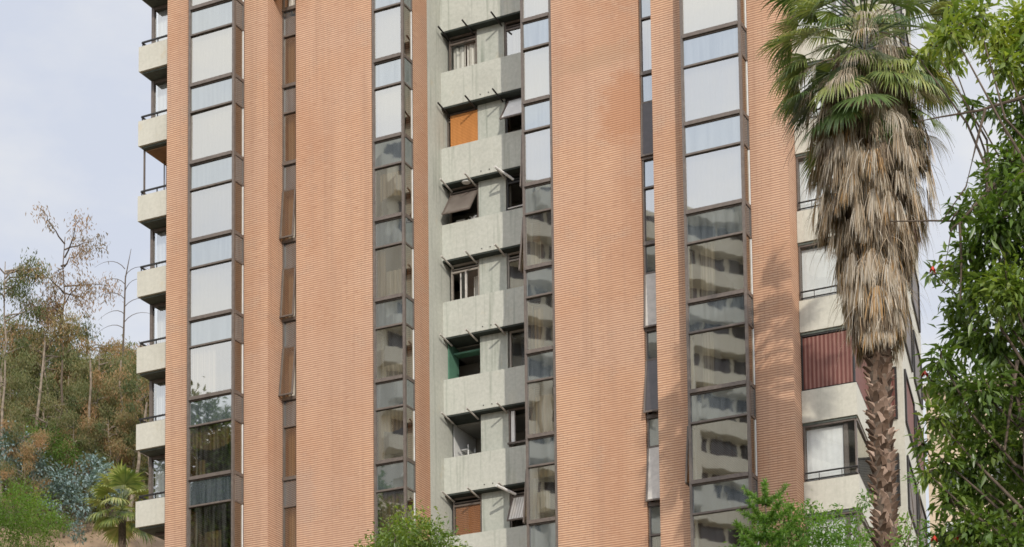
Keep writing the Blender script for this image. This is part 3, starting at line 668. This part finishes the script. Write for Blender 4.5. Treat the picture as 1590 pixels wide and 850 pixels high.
# ------------------------------------------------------------------ big palm
def fan_leaf(mb, base, out, up_ang, pet, rad, nseg, spread, droop, tint, rng, width=1., pw=.03):
    """costapalmate leaf: petiole then a fan of blades whose tips split and hang"""
    base = Vector(base); h = Vector((out[0], out[1], 0)).normalized()
    d0 = (h*math.cos(up_ang)+Vector((0, 0, 1))*math.sin(up_ang)).normalized()
    pts = [base]; d = d0.copy(); n = 5
    for i in range(n):
        d = (d+Vector((0, 0, -droop*.10))).normalized(); pts.append(pts[-1]+d*pet/n)
    mb.tube(pts, [pw*.9, pw*.8, pw*.7, pw*.6, pw*.5, pw*.45], 5, tint*.8)
    c = pts[-1]; side = d.cross(Vector((0, 0, 1)))
    if side.length < .1: side = Vector((1, 0, 0))
    side.normalize(); nrm = side.cross(d).normalized()
    for i in range(nseg):
        a = (i/(nseg-1)-.5)*spread+rng.uniform(-.03, .03)
        sdv = (d*math.cos(a)+side*math.sin(a)+nrm*(-.10*abs(math.sin(a)))).normalized()
        ln = rad*(1-.22*abs(a)/(spread/2))*rng.uniform(.88, 1.08)
        p = c.copy(); v = sdv.copy(); w0 = 2*ln*math.tan(spread/nseg/2)*.5*width
        wv = sdv.cross(nrm).normalized()
        rows = []; ns = 6
        for s in range(ns+1):
            f = s/ns
            w = w0*(.12+min(f/.5, 1)*.88)*(1 if f < .55 else max(.06, (1-f)/.45))
            rows.append((p+wv*w*.9, p-wv*w*.9))
            g_ = droop*(.05 if f < .45 else .42)*(.6+.8*rng.random())
            v = (v+Vector((0, 0, -g_))).normalized(); p = p+v*ln/ns
        vs = [q for r_ in rows for q in r_]
        mb.add(vs, [(2*s, 2*s+1, 2*s+3, 2*s+2) for s in range(ns)], min(1, max(0, tint+rng.uniform(-.15, .15))))
rg = random.Random(3)
PX, PY = -11.6, 44.
palm = root('fan_palm', (PX, PY, -EYE), 'tall fan palm with shaggy skirt of dead leaves in front of the brick corner', 'palm tree')
ztop = 24.1
def axis(z): return (PX-.012*(z-12)+.0*z, PY)
b = MB(); zz = np.linspace(-EYE, ztop, 24)
b.tube([(*axis(z), z) for z in zz], [.36 if z < 0 else .235 for z in zz], 14); b.build('trunk', 'bark', palm, smooth=True)
b = MB(); row = 0; z = 6.5
while z < 17.6:                     # old leaf bases, crossing in a lattice
    for i in range(9):
        a = 2*math.pi*(i+.5*(row % 2))/9+rg.uniform(-.1, .1); cx, cy = axis(z)
        o = Vector((math.cos(a), math.sin(a), 0)); s_ = Vector((-o.y, o.x, 0)); c = Vector((cx, cy, z+rg.uniform(-.03, .03)))
        w_ = .082*rg.uniform(.6, 1.2); h_ = rg.uniform(.13, .24); flare = rg.uniform(.06, .12)*(1 if rg.random() < .9 else 1.8)
        if rg.random() < .10: continue
        lean = s_*(.13 if (row+i) % 2 else -.13)*rg.uniform(.4, 1.3)
        vs = [c+o*.222-s_*w_, c+o*.222+s_*w_, c+o*(.248+flare*.4)+s_*w_*.75+Vector((0, 0, h_*.6))+lean*.5, c+o*(.248+flare*.4)-s_*w_*.75+Vector((0, 0, h_*.6))+lean*.5,
              c+o*(.248+flare)+s_*w_*.52+Vector((0, 0, h_))+lean, c+o*(.248+flare)-s_*w_*.52+Vector((0, 0, h_*.96))+lean,
              c+o*.19-s_*w_*.9+Vector((0, 0, h_*.6)), c+o*.19+s_*w_*.9+Vector((0, 0, h_*.6))]
        b.add(vs, [(0, 1, 2, 3), (3, 2, 4, 5), (1, 7, 4, 2), (0, 3, 5, 6), (6, 5, 4, 7)], min(1, max(0, rg.gauss(.5, .33))))
    z += .128; row += 1
b.build('leaf_bases', 'boot', palm, tint=True)
# skirt: heaped hanging dead fans
ZS = [(24.4, .5), (23.7, 1.0), (23.1, 1.25), (22.4, 1.45), (21.2, 1.5), (20.5, 1.45), (19.9, 1.25), (19.4, .98), (18.5, .88), (17.8, .78), (17.2, .62), (16.75, .45)]
def skirt_r(z): return float(np.interp(-z, [-a for a, _ in ZS], [r_ for _, r_ in ZS]))
b = MB(); zz = np.linspace(16.95, 23.7, 16)
b.tube([(*axis(z), z) for z in zz], [max(.28, skirt_r(z)*.44) for z in zz], 18, .02); b.build('skirt_core', 'thatch', palm, tint=True)
b = MB()
for i in range(860):
    z = 17.3+(24.35-17.35)*rg.random()**.85; a = rg.uniform(0, 2*math.pi); cx, cy = axis(z)
    rr = skirt_r(z-.35)*rg.uniform(.55, 1.16); o = Vector((math.cos(a), math.sin(a), 0)); s_ = Vector((-o.y, o.x, 0))
    top = Vector((cx, cy, z))+o*rr*.80; ct = min(1, max(0, rg.gauss(.66, .26))); lnm = rg.uniform(.38, 1.0)
    if z < 18.3: lnm *= .75
    half = rg.uniform(.08, .24)
    for j in range(32):
        u_ = rg.gauss(0, .62); p = top+s_*u_*half*.45+Vector((0, 0, rg.uniform(-.05, .08))); v = (o*(.35 if z > 19.6 else .12)*rg.uniform(.3, 1.2)+s_*u_*.30+Vector((0, 0, -1))).normalized()
        ln = lnm*rg.uniform(.65, 1.1); wv = (s_*.8+o*rg.uniform(-.7, .7)).normalized(); w_ = rg.uniform(.0045, .0125)
        rows = []; ns = 5; kink = s_*rg.uniform(-.25, .25)+o*rg.uniform(-.2, .22)
        for s in range(ns+1):
            f = s/ns; ww = w_*(1 if f < .7 else (1-f)/.3*.9+.1); rows += [p+wv*ww, p-wv*ww]
            v = (v+Vector((0, 0, -.22))+kink*.5*(1 if s % 2 else -.4)).normalized(); p = p+v*ln/ns
        b.add(rows, [(2*s, 2*s+1, 2*s+3, 2*s+2) for s in range(ns)], min(1, max(0, ct+rg.uniform(-.38, .34))))
for i in range(520):                # loose strands torn out of the mat
    z = rg.uniform(17.6, 23.9); a = rg.uniform(0, 2*math.pi); cx, cy = axis(z); o = Vector((math.cos(a), math.sin(a), 0)); s_ = Vector((-o.y, o.x, 0))
    p = Vector((cx, cy, z))+o*skirt_r(z-.2)*rg.uniform(.8, 1.05); v = (o*rg.uniform(.2, 1.3)+s_*rg.uniform(-.7, .7)+Vector((0, 0, rg.uniform(-1, .2)))).normalized(); rows = []
    wv = s_; w_ = rg.uniform(.004, .010); ln = rg.uniform(.4, 1.1)
    for s in range(7):
        rows += [p+wv*w_*(1-s/8), p-wv*w_*(1-s/8)]; v = (v+Vector((0, 0, -.38))+s_*rg.uniform(-.12, .12)).normalized(); p = p+v*ln/6
    b.add(rows, [(2*s, 2*s+1, 2*s+3, 2*s+2) for s in range(6)], rg.random())
b.build('dead_leaf_skirt', 'thatch', palm, tint=True)
b = MB()                            # dead fans still on arching stalks
for i in range(46):
    a = rg.uniform(0, 2*math.pi); z = rg.uniform(21.8, 25.0); cx, cy = axis(z)
    fan_leaf(b, (cx+math.cos(a)*.25, cy+math.sin(a)*.25, z), (math.cos(a), math.sin(a)), rg.uniform(-.1, .5), rg.uniform(.8, 1.25), rg.uniform(.8, 1.15), 22, 1.5, rg.uniform(1.2, 2.0), rg.uniform(.45, .85), rg, .35, .022)
b.build('dead_fronds', 'thatch', palm, tint=True)
b = MB()
for i in range(108):
    a = 2.399963*i+rg.uniform(-.45, .45); f = i/107.; z = 23.25+2.6*f+rg.uniform(-.2, .2); cx, cy = axis(z)
    up = -.70+1.7*f+rg.uniform(-.42, .42)
    fan_leaf(b, (cx+math.cos(a)*.22, cy+math.sin(a)*.22, z), (math.cos(a), math.sin(a)), up, rg.uniform(.9, 1.7), rg.uniform(.85, 1.2), 30, rg.uniform(2.3, 3.6), rg.uniform(.35, 1.25), rg.uniform(.1, .78)+(.3 if rg.random() < .25 else 0), rg, .62, .026)
cx, cy = axis(23.6)                 # one broad open fan hangs face-on, with two more beside it
for (dx, dy, zz_, up, pet, rad, tn) in ((-.18, -.98, 23.75, -.15, 1.15, 1.05, .62), (.75, -.66, 23.9, .05, 1.2, 1.0, .7), (-.85, -.5, 24.2, .25, 1.3, 1.0, .55)):
    fan_leaf(b, (cx+dx*.2, cy+dy*.2, zz_), (dx, dy), up, pet, rad, 36, 3.6, 1.05, tn, rg, .8, .026)
b.build('crown', 'fan', palm, tint=True)
b = MB()                            # thin bare stalks at the edge of the crown
for i in range(22):
    a = rg.uniform(0, 2*math.pi); z = rg.uniform(21.8, 23.8); p = Vector((*axis(z), z)); o = Vector((math.cos(a), math.sin(a), 0)); pts = [p+o*.3]
    v = o+Vector((0, 0, .3))
    for s in range(9): v = (v+Vector((rg.uniform(-.15, .15), rg.uniform(-.15, .15), -.24))).normalized(); pts.append(pts[-1]+v*.27)
    b.tube(pts, [.016-.0014*s for s in range(10)], 4, .1)
b.build('bare_stalks', 'bark', palm)

# ------------------------------------------------------------------ broadleaf trees
def limb(mb, p, q, r0, r1, n=6, sag=.1, seed=0):
    rr = random.Random(seed); p, q = Vector(p), Vector(q); ln = (q-p).length; pts = []
    for i in range(n+1):
        f = i/n; w = math.sin(math.pi*f)*ln
        pts.append(p.lerp(q, f)+Vector((rr.uniform(-1, 1), rr.uniform(-1, 1), rr.uniform(-.3, 1)))*sag*w*.3)
    mb.tube(pts, [r0+(r1-r0)*i/n for i in range(n+1)], 7); return pts

def broad_tree(name, base, cl, label, cat, mat, ll, lw, dens, zg, trunk_r, hang=.35, bias=0., shell=.45, group=None, fork=.55, bark='bark', vivid=0):
    tr = root(name, (base[0], base[1], zg), label, cat, group)
    c = np.array(cl); top = c[:, :3].mean(0)
    b = MB(); fk = Vector((base[0], base[1], zg+(top[2]-zg)*fork))
    limb(b, (base[0], base[1], zg-.1), fk, trunk_r, trunk_r*.7, 8, .06, 1); b.build('trunk', bark, tr)
    b = MB()
    for i, (x, y, z, r_) in enumerate(cl):
        limb(b, fk.lerp(Vector((x, y, z)), .0), (x, y, z), min(trunk_r*.34, .022+trunk_r*.06), .004, 7, .22, i)
        for s in range(3):
            d = unit(1)[0]*r_*.8; limb(b, (x, y, z), (x+d[0], y+d[1], z+d[2]), .010, .003, 3, .2, i*7+s)
    b.build('branches', bark, tr)
    P, O, I = clouds(cl, dens, shell); n = len(P)
    D = O*.8+unit(n)*.8; D[:, 2] -= hang
    Nn = unit(n)*.7+np.array([0, 0, 1.]); ct = RNG.random(len(cl))
    tint = np.clip(.2+.4*ct[I]+.4*RNG.random(n)+bias+.38*(I < vivid), 0, 1)  # leading clumps of the list get a lighter, yellower tint
    leaves_mesh('crown', P, D, Nn, ll*RNG.uniform(.45, 1.3, n), lw*RNG.uniform(.7, 1.2, n), tint, mat, tr)
    return tr

def pxc(lst, Y, jit):               # clump list surveyed as (px, py, r px, depth offset)
    out = []
    for i, q in enumerate(lst):
        x, y, r_ = q[:3]; dy = q[3] if len(q) > 3 else RNG.uniform(-jit, jit)
        p = at(x, y, Y+dy); sc_ = np.linalg.norm(p)/math.sqrt(1+((x-CX)/FPX)**2+((y-CY)/FPX)**2)/FPX
        out.append((p[0], p[1], p[2], r_*sc_))
    return out

near = [(1448, 72, 20), (1480, 52, 32), (1518, 28, 38), (1550, 65, 38), (1588, 40, 45), (1600, 110, 45), (1425, 88, 10), (1560, 100, 26), (1478, 92, 18),
        (1545, 165, 18), (1510, 168, 14), (1595, 190, 45), (1575, 255, 42), (1545, 290, 36), (1600, 300, 50), (1510, 320, 22), (1485, 332, 16), (1545, 350, 45), (1590, 380, 50), (1505, 385, 30),
        (1480, 415, 24), (1450, 425, 10), (1520, 440, 42), (1565, 450, 50), (1610, 470, 55), (1485, 478, 24), (1500, 520, 36), (1540, 530, 45), (1590, 560, 55), (1462, 560, 24), (1445, 590, 16),
        (1480, 600, 36), (1525, 610, 45), (1570, 640, 50), (1455, 650, 24), (1490, 668, 36), (1535, 690, 45), (1590, 710, 55), (1432, 690, 14), (1465, 715, 26), (1505, 745, 42), (1550, 775, 45),
        (1600, 790, 50), (1475, 775, 26), (1440, 735, 14), (1510, 820, 42), (1565, 850, 50), (1470, 830, 24), (1620, 870, 60), (1530, 890, 50), (1660, 620, 70), (1680, 400, 80), (1670, 200, 80), (1690, 780, 80), (1640, 60, 60), (1760, 500, 110), (1740, 300, 100), (1600, 960, 70), (1540, 960, 60)]
broad_tree('leafy_tree', (-1.35, 12.6), pxc(near, 12.6, .55), 'dense dark green broadleaf tree filling the right edge, nearest to the camera', 'tree', 'glossy', .088, .030, 12500, -EYE, .11, .45, .0, .02, vivid=9)
def pxl(pts, Y): return [tuple(at(x, y, Y)) for x, y in pts]
nt_ = [o for o in scene.objects if o.name == 'leafy_tree'][0]
for pts, rr_, Y in (([(1700, 115), (1600, 148), (1520, 172), (1460, 182), (1425, 189)], [.022, .012, .008, .005, .003], 12.3),
                    ([(1600, 350), (1520, 344), (1450, 343), (1382, 344)], [.012, .008, .006, .004], 12.4),
                    ([(1545, 285), (1500, 335), (1478, 355), (1466, 420)], [.012, .009, .006, .003], 12.2), ([(1530, 170), (1518, 215), (1500, 290), (1462, 345)], [.010, .008, .005, .003], 12.2),
                    ([(1490, 345), (1493, 400), (1491, 470)], [.010, .008, .005], 12.2), ([(1600, 250), (1560, 300), (1515, 380), (1498, 395)], [.012, .009, .006, .003], 12.2),
                    ([(1580, 560), (1568, 640), (1560, 700)], [.012, .010, .008], 12.2)):
    b = MB(); b.tube(pxl(pts, Y), rr_, 6); b.build('twig', 'bark', nt_)
for (x, y) in ((1436, 575), (1448, 413), (1451, 831), (1486, 831)):
    b = MB(); p = Vector(at(x, y, 12.15))
    for i in range(5):
        a = i*1.257; d = Vector((math.cos(a)*.6, math.sin(a)*.6, -.8)).normalized(); s_ = d.cross(Vector((0, 0, 1))).normalized()*.010
        b.add([p, p+d*.028+s_, p+d*.055, p+d*.028-s_], [(0, 1, 2, 3)])
    b.build('red_flower', 'flower', nt_)

mid = [(640, 828, 40), (615, 835, 30), (668, 836, 34), (595, 855, 28), (690, 852, 26), (640, 870, 60), (720, 858, 14), (560, 862, 14), (580, 890, 45), (700, 895, 45), (640, 930, 70), (735, 885, 22), (545, 893, 22)]
broad_tree('round_tree', tuple(at(640, 900, 36)[:2]), pxc(mid, 36, .8), 'rounded green tree top rising before the left glass column', 'tree', 'glossy', .12, .048, 2600, -EYE, .12, .3, .12, .3, fork=.7)
lowr = [(1215, 812, 34), (1250, 815, 34), (1285, 822, 32), (1320, 832, 26), (1180, 838, 34), (1230, 850, 44), (1290, 860, 44), (1335, 862, 24), (1345, 830, 10), (1220, 788, 10), (1258, 786, 10), (1330, 800, 12), (1302, 792, 8), (1345, 778, 14), (1170, 880, 45), (1240, 900, 60), (1320, 910, 50)]
broad_tree('bushy_tree', tuple(at(1260, 900, 41)[:2]), pxc(lowr, 41, .7), 'light green bushy tree below the right corner balconies, left of the palm trunk', 'tree', 'bright', .11, .045, 2600, -EYE, .10, .1, .0, .3, fork=.7)
rb = [(1405, 845, 24), (1440, 845, 22), (1480, 850, 26), (1520, 855, 28), (1400, 880, 30), (1460, 890, 36), (1510, 900, 36), (1425, 752, 10), (1412, 740, 8), (1405, 812, 12), (1435, 815, 10)]
broad_tree('young_tree', tuple(at(1450, 900, 30)[:2]), pxc(rb, 30, .5), 'small light green tree crown right of the palm trunk at the bottom edge', 'tree', 'bright', .09, .036, 3600, -EYE, .08, .2, .05, .3, fork=.7)

# araucaria-like conifer tip
ap = at(1188, 752, 40.4)
cf = root('conifer', (ap[0], ap[1], -EYE), 'bright green juvenile conifer with upswept brush-like arms at the lower right', 'tree')
b = MB(); b.tube([(ap[0], ap[1], -EYE), (ap[0], ap[1], ap[2])], [.14, .015], 8); b.build('trunk', 'bark', cf)
C_, D_, T_ = [], [], []
def brush(p, q, bend, n):
    for i in range(n):
        f = RNG.random(); c = np.array(p)*(1-f)+np.array(q)*f; c[2] += bend*(f*f-f)
        ax = np.array(q)-np.array(p); ax /= np.linalg.norm(ax)
        C_.append(c); D_.append(ax*.7+unit(1)[0]); T_.append(RNG.random())
z = ap[2]; lev = 0
brush((ap[0], ap[1], z-.5), (ap[0], ap[1], z+.05), 0, 160)
while lev < 7:
    zc = z-.30-.40*lev; ln = .48+.10*lev
    for i in range(5):
        a = i*math.pi/2.5+lev*.6; d = (math.cos(a)*ln, math.sin(a)*ln)
        brush((ap[0], ap[1], zc-.12), (ap[0]+d[0], ap[1]+d[1], zc+.22), .30, int(150+70*lev))
    lev += 1
C_, D_ = np.array(C_), np.array(D_)
leaves_mesh('crown', C_, D_, unit(len(C_)), .13, .024, np.clip(np.array(T_)*.7+.2, 0, 1), 'bright', cf)

# ------------------------------------------------------------------ hillside
def euca_mesh(seed, h, rc, n, mat, name='eucalyptus_tree', label='', loc=(0, 0, 0), sparse=1., group=None, cat='tree', bark='palebark', tb=0., low=.12):
    rr = random.Random(seed); tr = root(name, loc, label, cat, group); x, y, z = loc
    b = MB(); lean = (rr.uniform(-.06, .06)*h, rr.uniform(-.06, .06)*h)
    P0, P1 = Vector((x, y, z-.4)), Vector((x+lean[0], y+lean[1], z+h*.97))
    pts = limb(b, P0, P1, .11, .02, 9, .05, seed); b.build('trunk', bark, tr)
    b = MB(); cl = []
    for i in range(int(22*sparse)):
        f = low+(.98-low)*rr.random(); p = P0.lerp(P1, f); a = rr.uniform(0, 6.28); ln = rc*(1.15-.6*abs(f-.6))*rr.uniform(.5, 1.05)
        q = p+Vector((math.cos(a)*ln, math.sin(a)*ln, ln*rr.uniform(.1, .75)))
        limb(b, p, q, .045, .010, 5, .25, seed*31+i); cl.append((q.x, q.y, q.z-.15, rr.uniform(.45, .95)))
        m_ = p.lerp(q, .6); cl.append((m_.x, m_.y, m_.z-.1, rr.uniform(.3, .6)))
    b.build('branches', bark, tr)
    P, O, I = clouds(cl, n, .15); k = len(P); D = unit(k)*.75; D[:, 2] -= 1.0
    ct = RNG.random(len(cl)); tint = np.clip(-.05+.7*ct[I]+.4*RNG.random(k)+tb, 0, 1)
    leaves_mesh('crown', P, D, unit(k), RNG.uniform(.14, .30, k), RNG.uniform(.035, .07, k), tint, mat, tr, .1)
    return tr
def hz(p): return float(hill_z(np.array(p[0]), np.array(p[1])))
LAB = 'olive and brown eucalyptus in the wood on the left hillside'
GR = 'eucalyptus wood on the hillside'
def copy_tree(o, parent=None):
    c = o.copy(); COL.objects.link(c)
    if parent is not None: c.parent = parent
    for ch in o.children: copy_tree(ch, c)
    return c
protos = []
for i, (px, r_, h, mt, tb) in enumerate(((20, 104, 10.8, 'euca', -.05), (75, 100, 9.6, 'euca', .12), (130, 106, 9.8, 'euca', .24), (240, 108, 10.2, 'euca', .02))):
    d = atr(px, 500, r_); protos.append(euca_mesh(20+i, h, 2.3, 640, mt, 'eucalyptus_tree', LAB, (d[0], d[1], hz(d)), group=GR, tb=tb))
spots = [(110, 112, .8), (165, 112, .82), (190, 110, .75), (225, 112, .8), (260, 110, .8), (70, 116, .9), (205, 98, .8), (250, 101, .85), (35, 116, .8), (85, 117, .82), (150, 116, .78), (200, 116, .8), (245, 115, .85), (-10, 115, .85), (120, 113, .78), (30, 97, .8), (150, 98, .8), (90, 103, .85), (60, 113, .85), (215, 107, .8), (175, 92, .6), (120, 91, .55), (235, 92, .62), (40, 89, .5), (-60, 103, .95), (-20, 108, 1.0), (50, 110, .95), (100, 97, .8), (160, 101, .85), (195, 104, .88), (225, 99, .82), (270, 103, .85), (10, 95, .75), (60, 93, .7), (140, 95, .72), (205, 94, .75), (255, 95, .72), (-40, 95, .8), (170, 109, .85), (110, 110, .8), (290, 108, .9), (180, 97, .7)]
for i, (px, r_, s_) in enumerate(spots):
    d = atr(px, 500, r_); o = copy_tree(protos[(i*7+i//4) % 4]); o.location = (d[0], d[1], hz(d)+EYE); o.rotation_euler.z = i*1.9; s_ *= .97; o.scale = (s_, s_, s_*RNG.uniform(.92, 1.05))
# the trees that stand clear above the wood
d = atr(93, 500, 102); zt_ = atr(93, 362, 102)[2]
euca_mesh(77, zt_-hz(d), 2.2, 300, 'dryleaf', 'bare_tree', 'tall thin-leaved dying tree standing clear above the hillside wood', (d[0], d[1], hz(d)), .9, bark='bark', low=.62)
d = atr(8, 500, 100); zt_ = atr(8, 405, 100)[2]
euca_mesh(78, zt_-hz(d), 2.0, 300, 'euca', 'sparse_tree', 'sparse grey-green eucalyptus at the left edge of the ridge', (d[0], d[1], hz(d)), .7, low=.6)
d = atr(188, 500, 100); zt_ = atr(188, 390, 100)[2]
sap = root('dead_sapling', (d[0], d[1], hz(d)), 'leafless spindly sapling with arching twigs beside the left balconies', 'tree')
b = MB(); b.tube([(d[0], d[1], hz(d)-.3), (d[0]+.1, d[1], (hz(d)+zt_)/2), (d[0]+.25, d[1], zt_-1.5), (d[0]+.6, d[1], zt_)], [.08, .06, .035, .01], 6); b.build('trunk', 'bark', sap)
b = MB()
for i in range(9):
    z = zt_-.4-.5*i*.8; a = rg.uniform(-1, 1)+(0 if i % 2 else 3.14); v = Vector((math.cos(a)*.6, math.sin(a)*.4, 1)).normalized(); pts = [Vector((d[0]+.22, d[1], z-.6))]
    for s in range(7): v = (v+Vector((math.cos(a)*.2, 0, -.24))).normalized(); pts.append(pts[-1]+v*.26)
    b.tube(pts, [.022-.0025*s for s in range(8)], 4)
b.build('branches', 'bark', sap)
# leaning bare trunks among the wood
for i, (x0, y0, x1, y1, r_, m_) in enumerate(((135, 690, 140, 560, 93, 'palebark'), (45, 640, 70, 530, 93, 'palebark'), (178, 690, 188, 560, 94, 'palebark'), (195, 670, 228, 625, 88, 'palebark'), (85, 600, 97, 560, 93, 'bark'), (2, 650, 8, 560, 93, 'palebark'))):
    p, q = atr(x0, y0, r_), atr(x1, y1, r_); b = MB(); pts = limb(b, (p[0], p[1], min(p[2], hz(p))-.2), q, .11, .04, 7, .06, i)
    lb = ['pale bare trunk rising from the blue-leaved shrubs', 'pale leaning trunk high on the left of the wood', 'brown upright trunk in the wood near the balconies', 'fallen pale pole leaning behind the left balcony', 'short dark trunk in the middle of the wood', 'thin grey trunk at the far left of the wood'][i]
    tag(b.build('leafless_tree', m_), lb, 'tree trunk', 'bare trunks in the wood')

def shrub(name, lst, r_, label, mat, ll, lw, dens, hang=.1, bias=0., cat='shrub', group=None, shell=.35):
    cl = []
    for (x, y, pr) in lst:
        p = atr(x, y, r_+RNG.uniform(-.8, .8)); sc_ = np.linalg.norm(p)/FPX*.93; cl.append((p[0], p[1], p[2], pr*sc_))
    c = np.array(cl); bx, by = c[:, 0].mean(), c[:, 1].mean(); zg = hz((bx, by))
    return broad_tree(name, (bx, by), cl, label, cat, mat, ll, lw, dens, min(zg, c[:, 2].min()-.5), .06, hang, bias, shell, group, .3)
shrub('blue_shrub', [(20, 690, 26), (45, 705, 24), (10, 725, 22), (60, 730, 20)], 90, 'blue-grey leaved shrub at the left foot of the wood', 'blue', .20, .10, 900)
shrub('blue_shrub', [(100, 745, 24), (90, 775, 26), (125, 790, 22), (112, 765, 20), (70, 770, 18)], 88, 'blue-grey feathery shrub above the lime green bush', 'blue', .20, .10, 900)
shrub('blue_shrub', [(140, 725, 20), (165, 740, 22), (185, 745, 20), (150, 755, 22), (178, 770, 16)], 89.5, 'silvery blue shrub behind the small fan palm', 'blue', .20, .10, 950, 0, .12)
shrub('olive_shrub', [(80, 690, 30), (105, 705, 24), (50, 680, 22)], 91, 'olive green fine-leaved shrub between the blue-grey shrubs', 'lime', .12, .05, 1700, .1, -.38)
shrub('lime_bush', [(20, 790, 40), (60, 800, 38), (0, 830, 45), (45, 840, 40), (80, 815, 22), (100, 812, 14), (35, 765, 20), (-30, 800, 40)], 84, 'lime green spreading bush at the lower left corner', 'lime', .12, .05, 1700, .0, .0)
shrub('dark_shrub', [(115, 825, 14), (125, 835, 10)], 85, 'small dark shrub beside the bare earth patch', 'blue', .14, .06, 1200, 0, -.2)
# small fan palm by the left balconies
pp = atr(190, 795, 82); sp2 = root('small_fan_palm', (pp[0], pp[1], min(hz(pp), pp[2]-2)), 'small bright fan palm beside the lowest left balcony', 'palm tree')
b = MB(); b.tube([(pp[0], pp[1], sp2.location.z-EYE-.3), (pp[0], pp[1], pp[2])], [.2, .16], 10); b.build('trunk', 'bark', sp2)
b = MB()
for i in range(24):
    a = 2.4*i; fan_leaf(b, (pp[0], pp[1], pp[2]+.01*i), (math.cos(a), math.sin(a)), -.5+1.9*i/23, rg.uniform(.8, 1.2), rg.uniform(.9, 1.15), 26, 3.4, rg.uniform(.5, 1.0), rg.uniform(.55, .9), rg, .9, .025)
b.build('crown', 'fan', sp2, tint=True)
# ground cover on the slope
n = 26000; gx = RNG.uniform(-92, -48, n); gy = RNG.uniform(50, 112, n); ok = (-.62*gx+.785*gy > 85); gx, gy = gx[ok], gy[ok]; n = len(gx)
pch = np.sin(gx*.9)*np.cos(gy*.7)+RNG.normal(size=n)*.5; h = RNG.random(n)**1.5*1.6
P = np.stack([gx, gy, hill_z(gx, gy)+h], 1); D = unit(n); D[:, 2] = D[:, 2]*.6+.1
gc = leaves_mesh('undergrowth', P, D, unit(n), RNG.uniform(.18, .34, n), RNG.uniform(.06, .11, n), np.clip(.45+.25*pch, 0, 1), 'euca', None)
gc['kind'] = 'stuff'

# trees across the street, mirrored in the left glass bay
for i, (x, y, h, rr_) in enumerate(((-53, 27, 32.6, 3.0), (-47.5, 22, 30.2, 2.4), (-62, 30, 31, 3.5))):
    cl = []
    for j in range(32):
        v = unit(1)[0]; f = RNG.random()
        cl.append((x+v[0]*rr_, y+v[1]*rr_, h-rr_*1.0-EYE+v[2]*rr_*1.2-3*f*0, 1.2))
    for j in range(34): v = unit(1)[0]; cl.append((x+v[0]*rr_, y+v[1]*rr_, h*.55+v[2]*h*.3, 1.6))
    broad_tree('street_tree', (x, y), cl, ['tall dark round-crowned tree mirrored in the left glass bay', 'slimmer dark tree mirrored in the left glass bay', 'broad dark tree mirrored at the left bay edge'][i], 'tree', 'glossy', .34, .17, 520, -EYE, .35, .2, -.2, .3, 'trees across the street', .5)

# ------------------------------------------------------------------ light
AZ, EL = R(37), R(29)            # sun: right of the facade normal, height
sv = Vector((math.sin(AZ)*math.cos(EL), -math.cos(AZ)*math.cos(EL), math.sin(EL)))
sun = bpy.data.lights.new('sun', 'SUN'); sun.energy = 2.55; sun.angle = R(.6); sun.color = (1., .93, .82)
so = bpy.data.objects.new('sun', sun); COL.objects.link(so); so.rotation_euler = sv.to_track_quat('Z', 'Y').to_euler(); so.location = (30, -40, 60)
w = bpy.data.worlds.new('World'); scene.world = w; w.use_nodes = True; nt = w.node_tree; nt.nodes.clear()
out = nt.nodes.new('ShaderNodeOutputWorld'); bg = nt.nodes.new('ShaderNodeBackground'); bg.inputs[1].default_value = .1
sky = nt.nodes.new('ShaderNodeTexSky'); sky.sky_type = 'NISHITA'; sky.sun_disc = False; sky.sun_elevation = EL; sky.sun_rotation = math.atan2(sv.x, sv.y)
tc = nt.nodes.new('ShaderNodeTexCoord')
dv = nt.nodes.new('ShaderNodeVectorMath'); dv.operation = 'DOT_PRODUCT'; L(nt, tc.outputs['Generated'], dv.inputs[0]); dv.inputs[1].default_value = sv
glow = nt.nodes.new('ShaderNodeMapRange'); glow.interpolation_type = 'SMOOTHSTEP'
for i, v in enumerate((-.35, .65, 8.5, 20.8)): glow.inputs[i+1].default_value = v
L(nt, dv.outputs['Value'], glow.inputs[0])
cn = noise(nt, scaled(nt, tc.outputs['Generated'], (1, 1, 2.0)), 4.6, 6, .58)
cc = mix(nt, ramp(nt, cn, .40, .64), (.79, .84, .96), (1.0, 1.0, 1.0))
sc2 = nt.nodes.new('ShaderNodeVectorMath'); sc2.operation = 'SCALE'; L(nt, cc, sc2.inputs[0]); L(nt, glow.outputs[0], sc2.inputs['Scale'])
fin = mix(nt, .90, sky.outputs[0], sc2.outputs[0])
L(nt, fin, bg.inputs[0]); L(nt, bg.outputs[0], out.inputs[0])

scene.view_settings.view_transform = 'Standard'; scene.view_settings.look = 'None'; scene.view_settings.gamma = 1
scene.view_settings.exposure = 0.06
scene.render.engine = 'CYCLES'
cy = scene.cycles; cy.max_bounces = 7; cy.diffuse_bounces = 3; cy.glossy_bounces = 4; cy.transparent_max_bounces = 12; cy.transmission_bounces = 3
cy.filter_width = 1.6; cy.use_denoising = True; cy.caustics_reflective = False; cy.caustics_refractive = False; cy.sample_clamp_indirect = 6
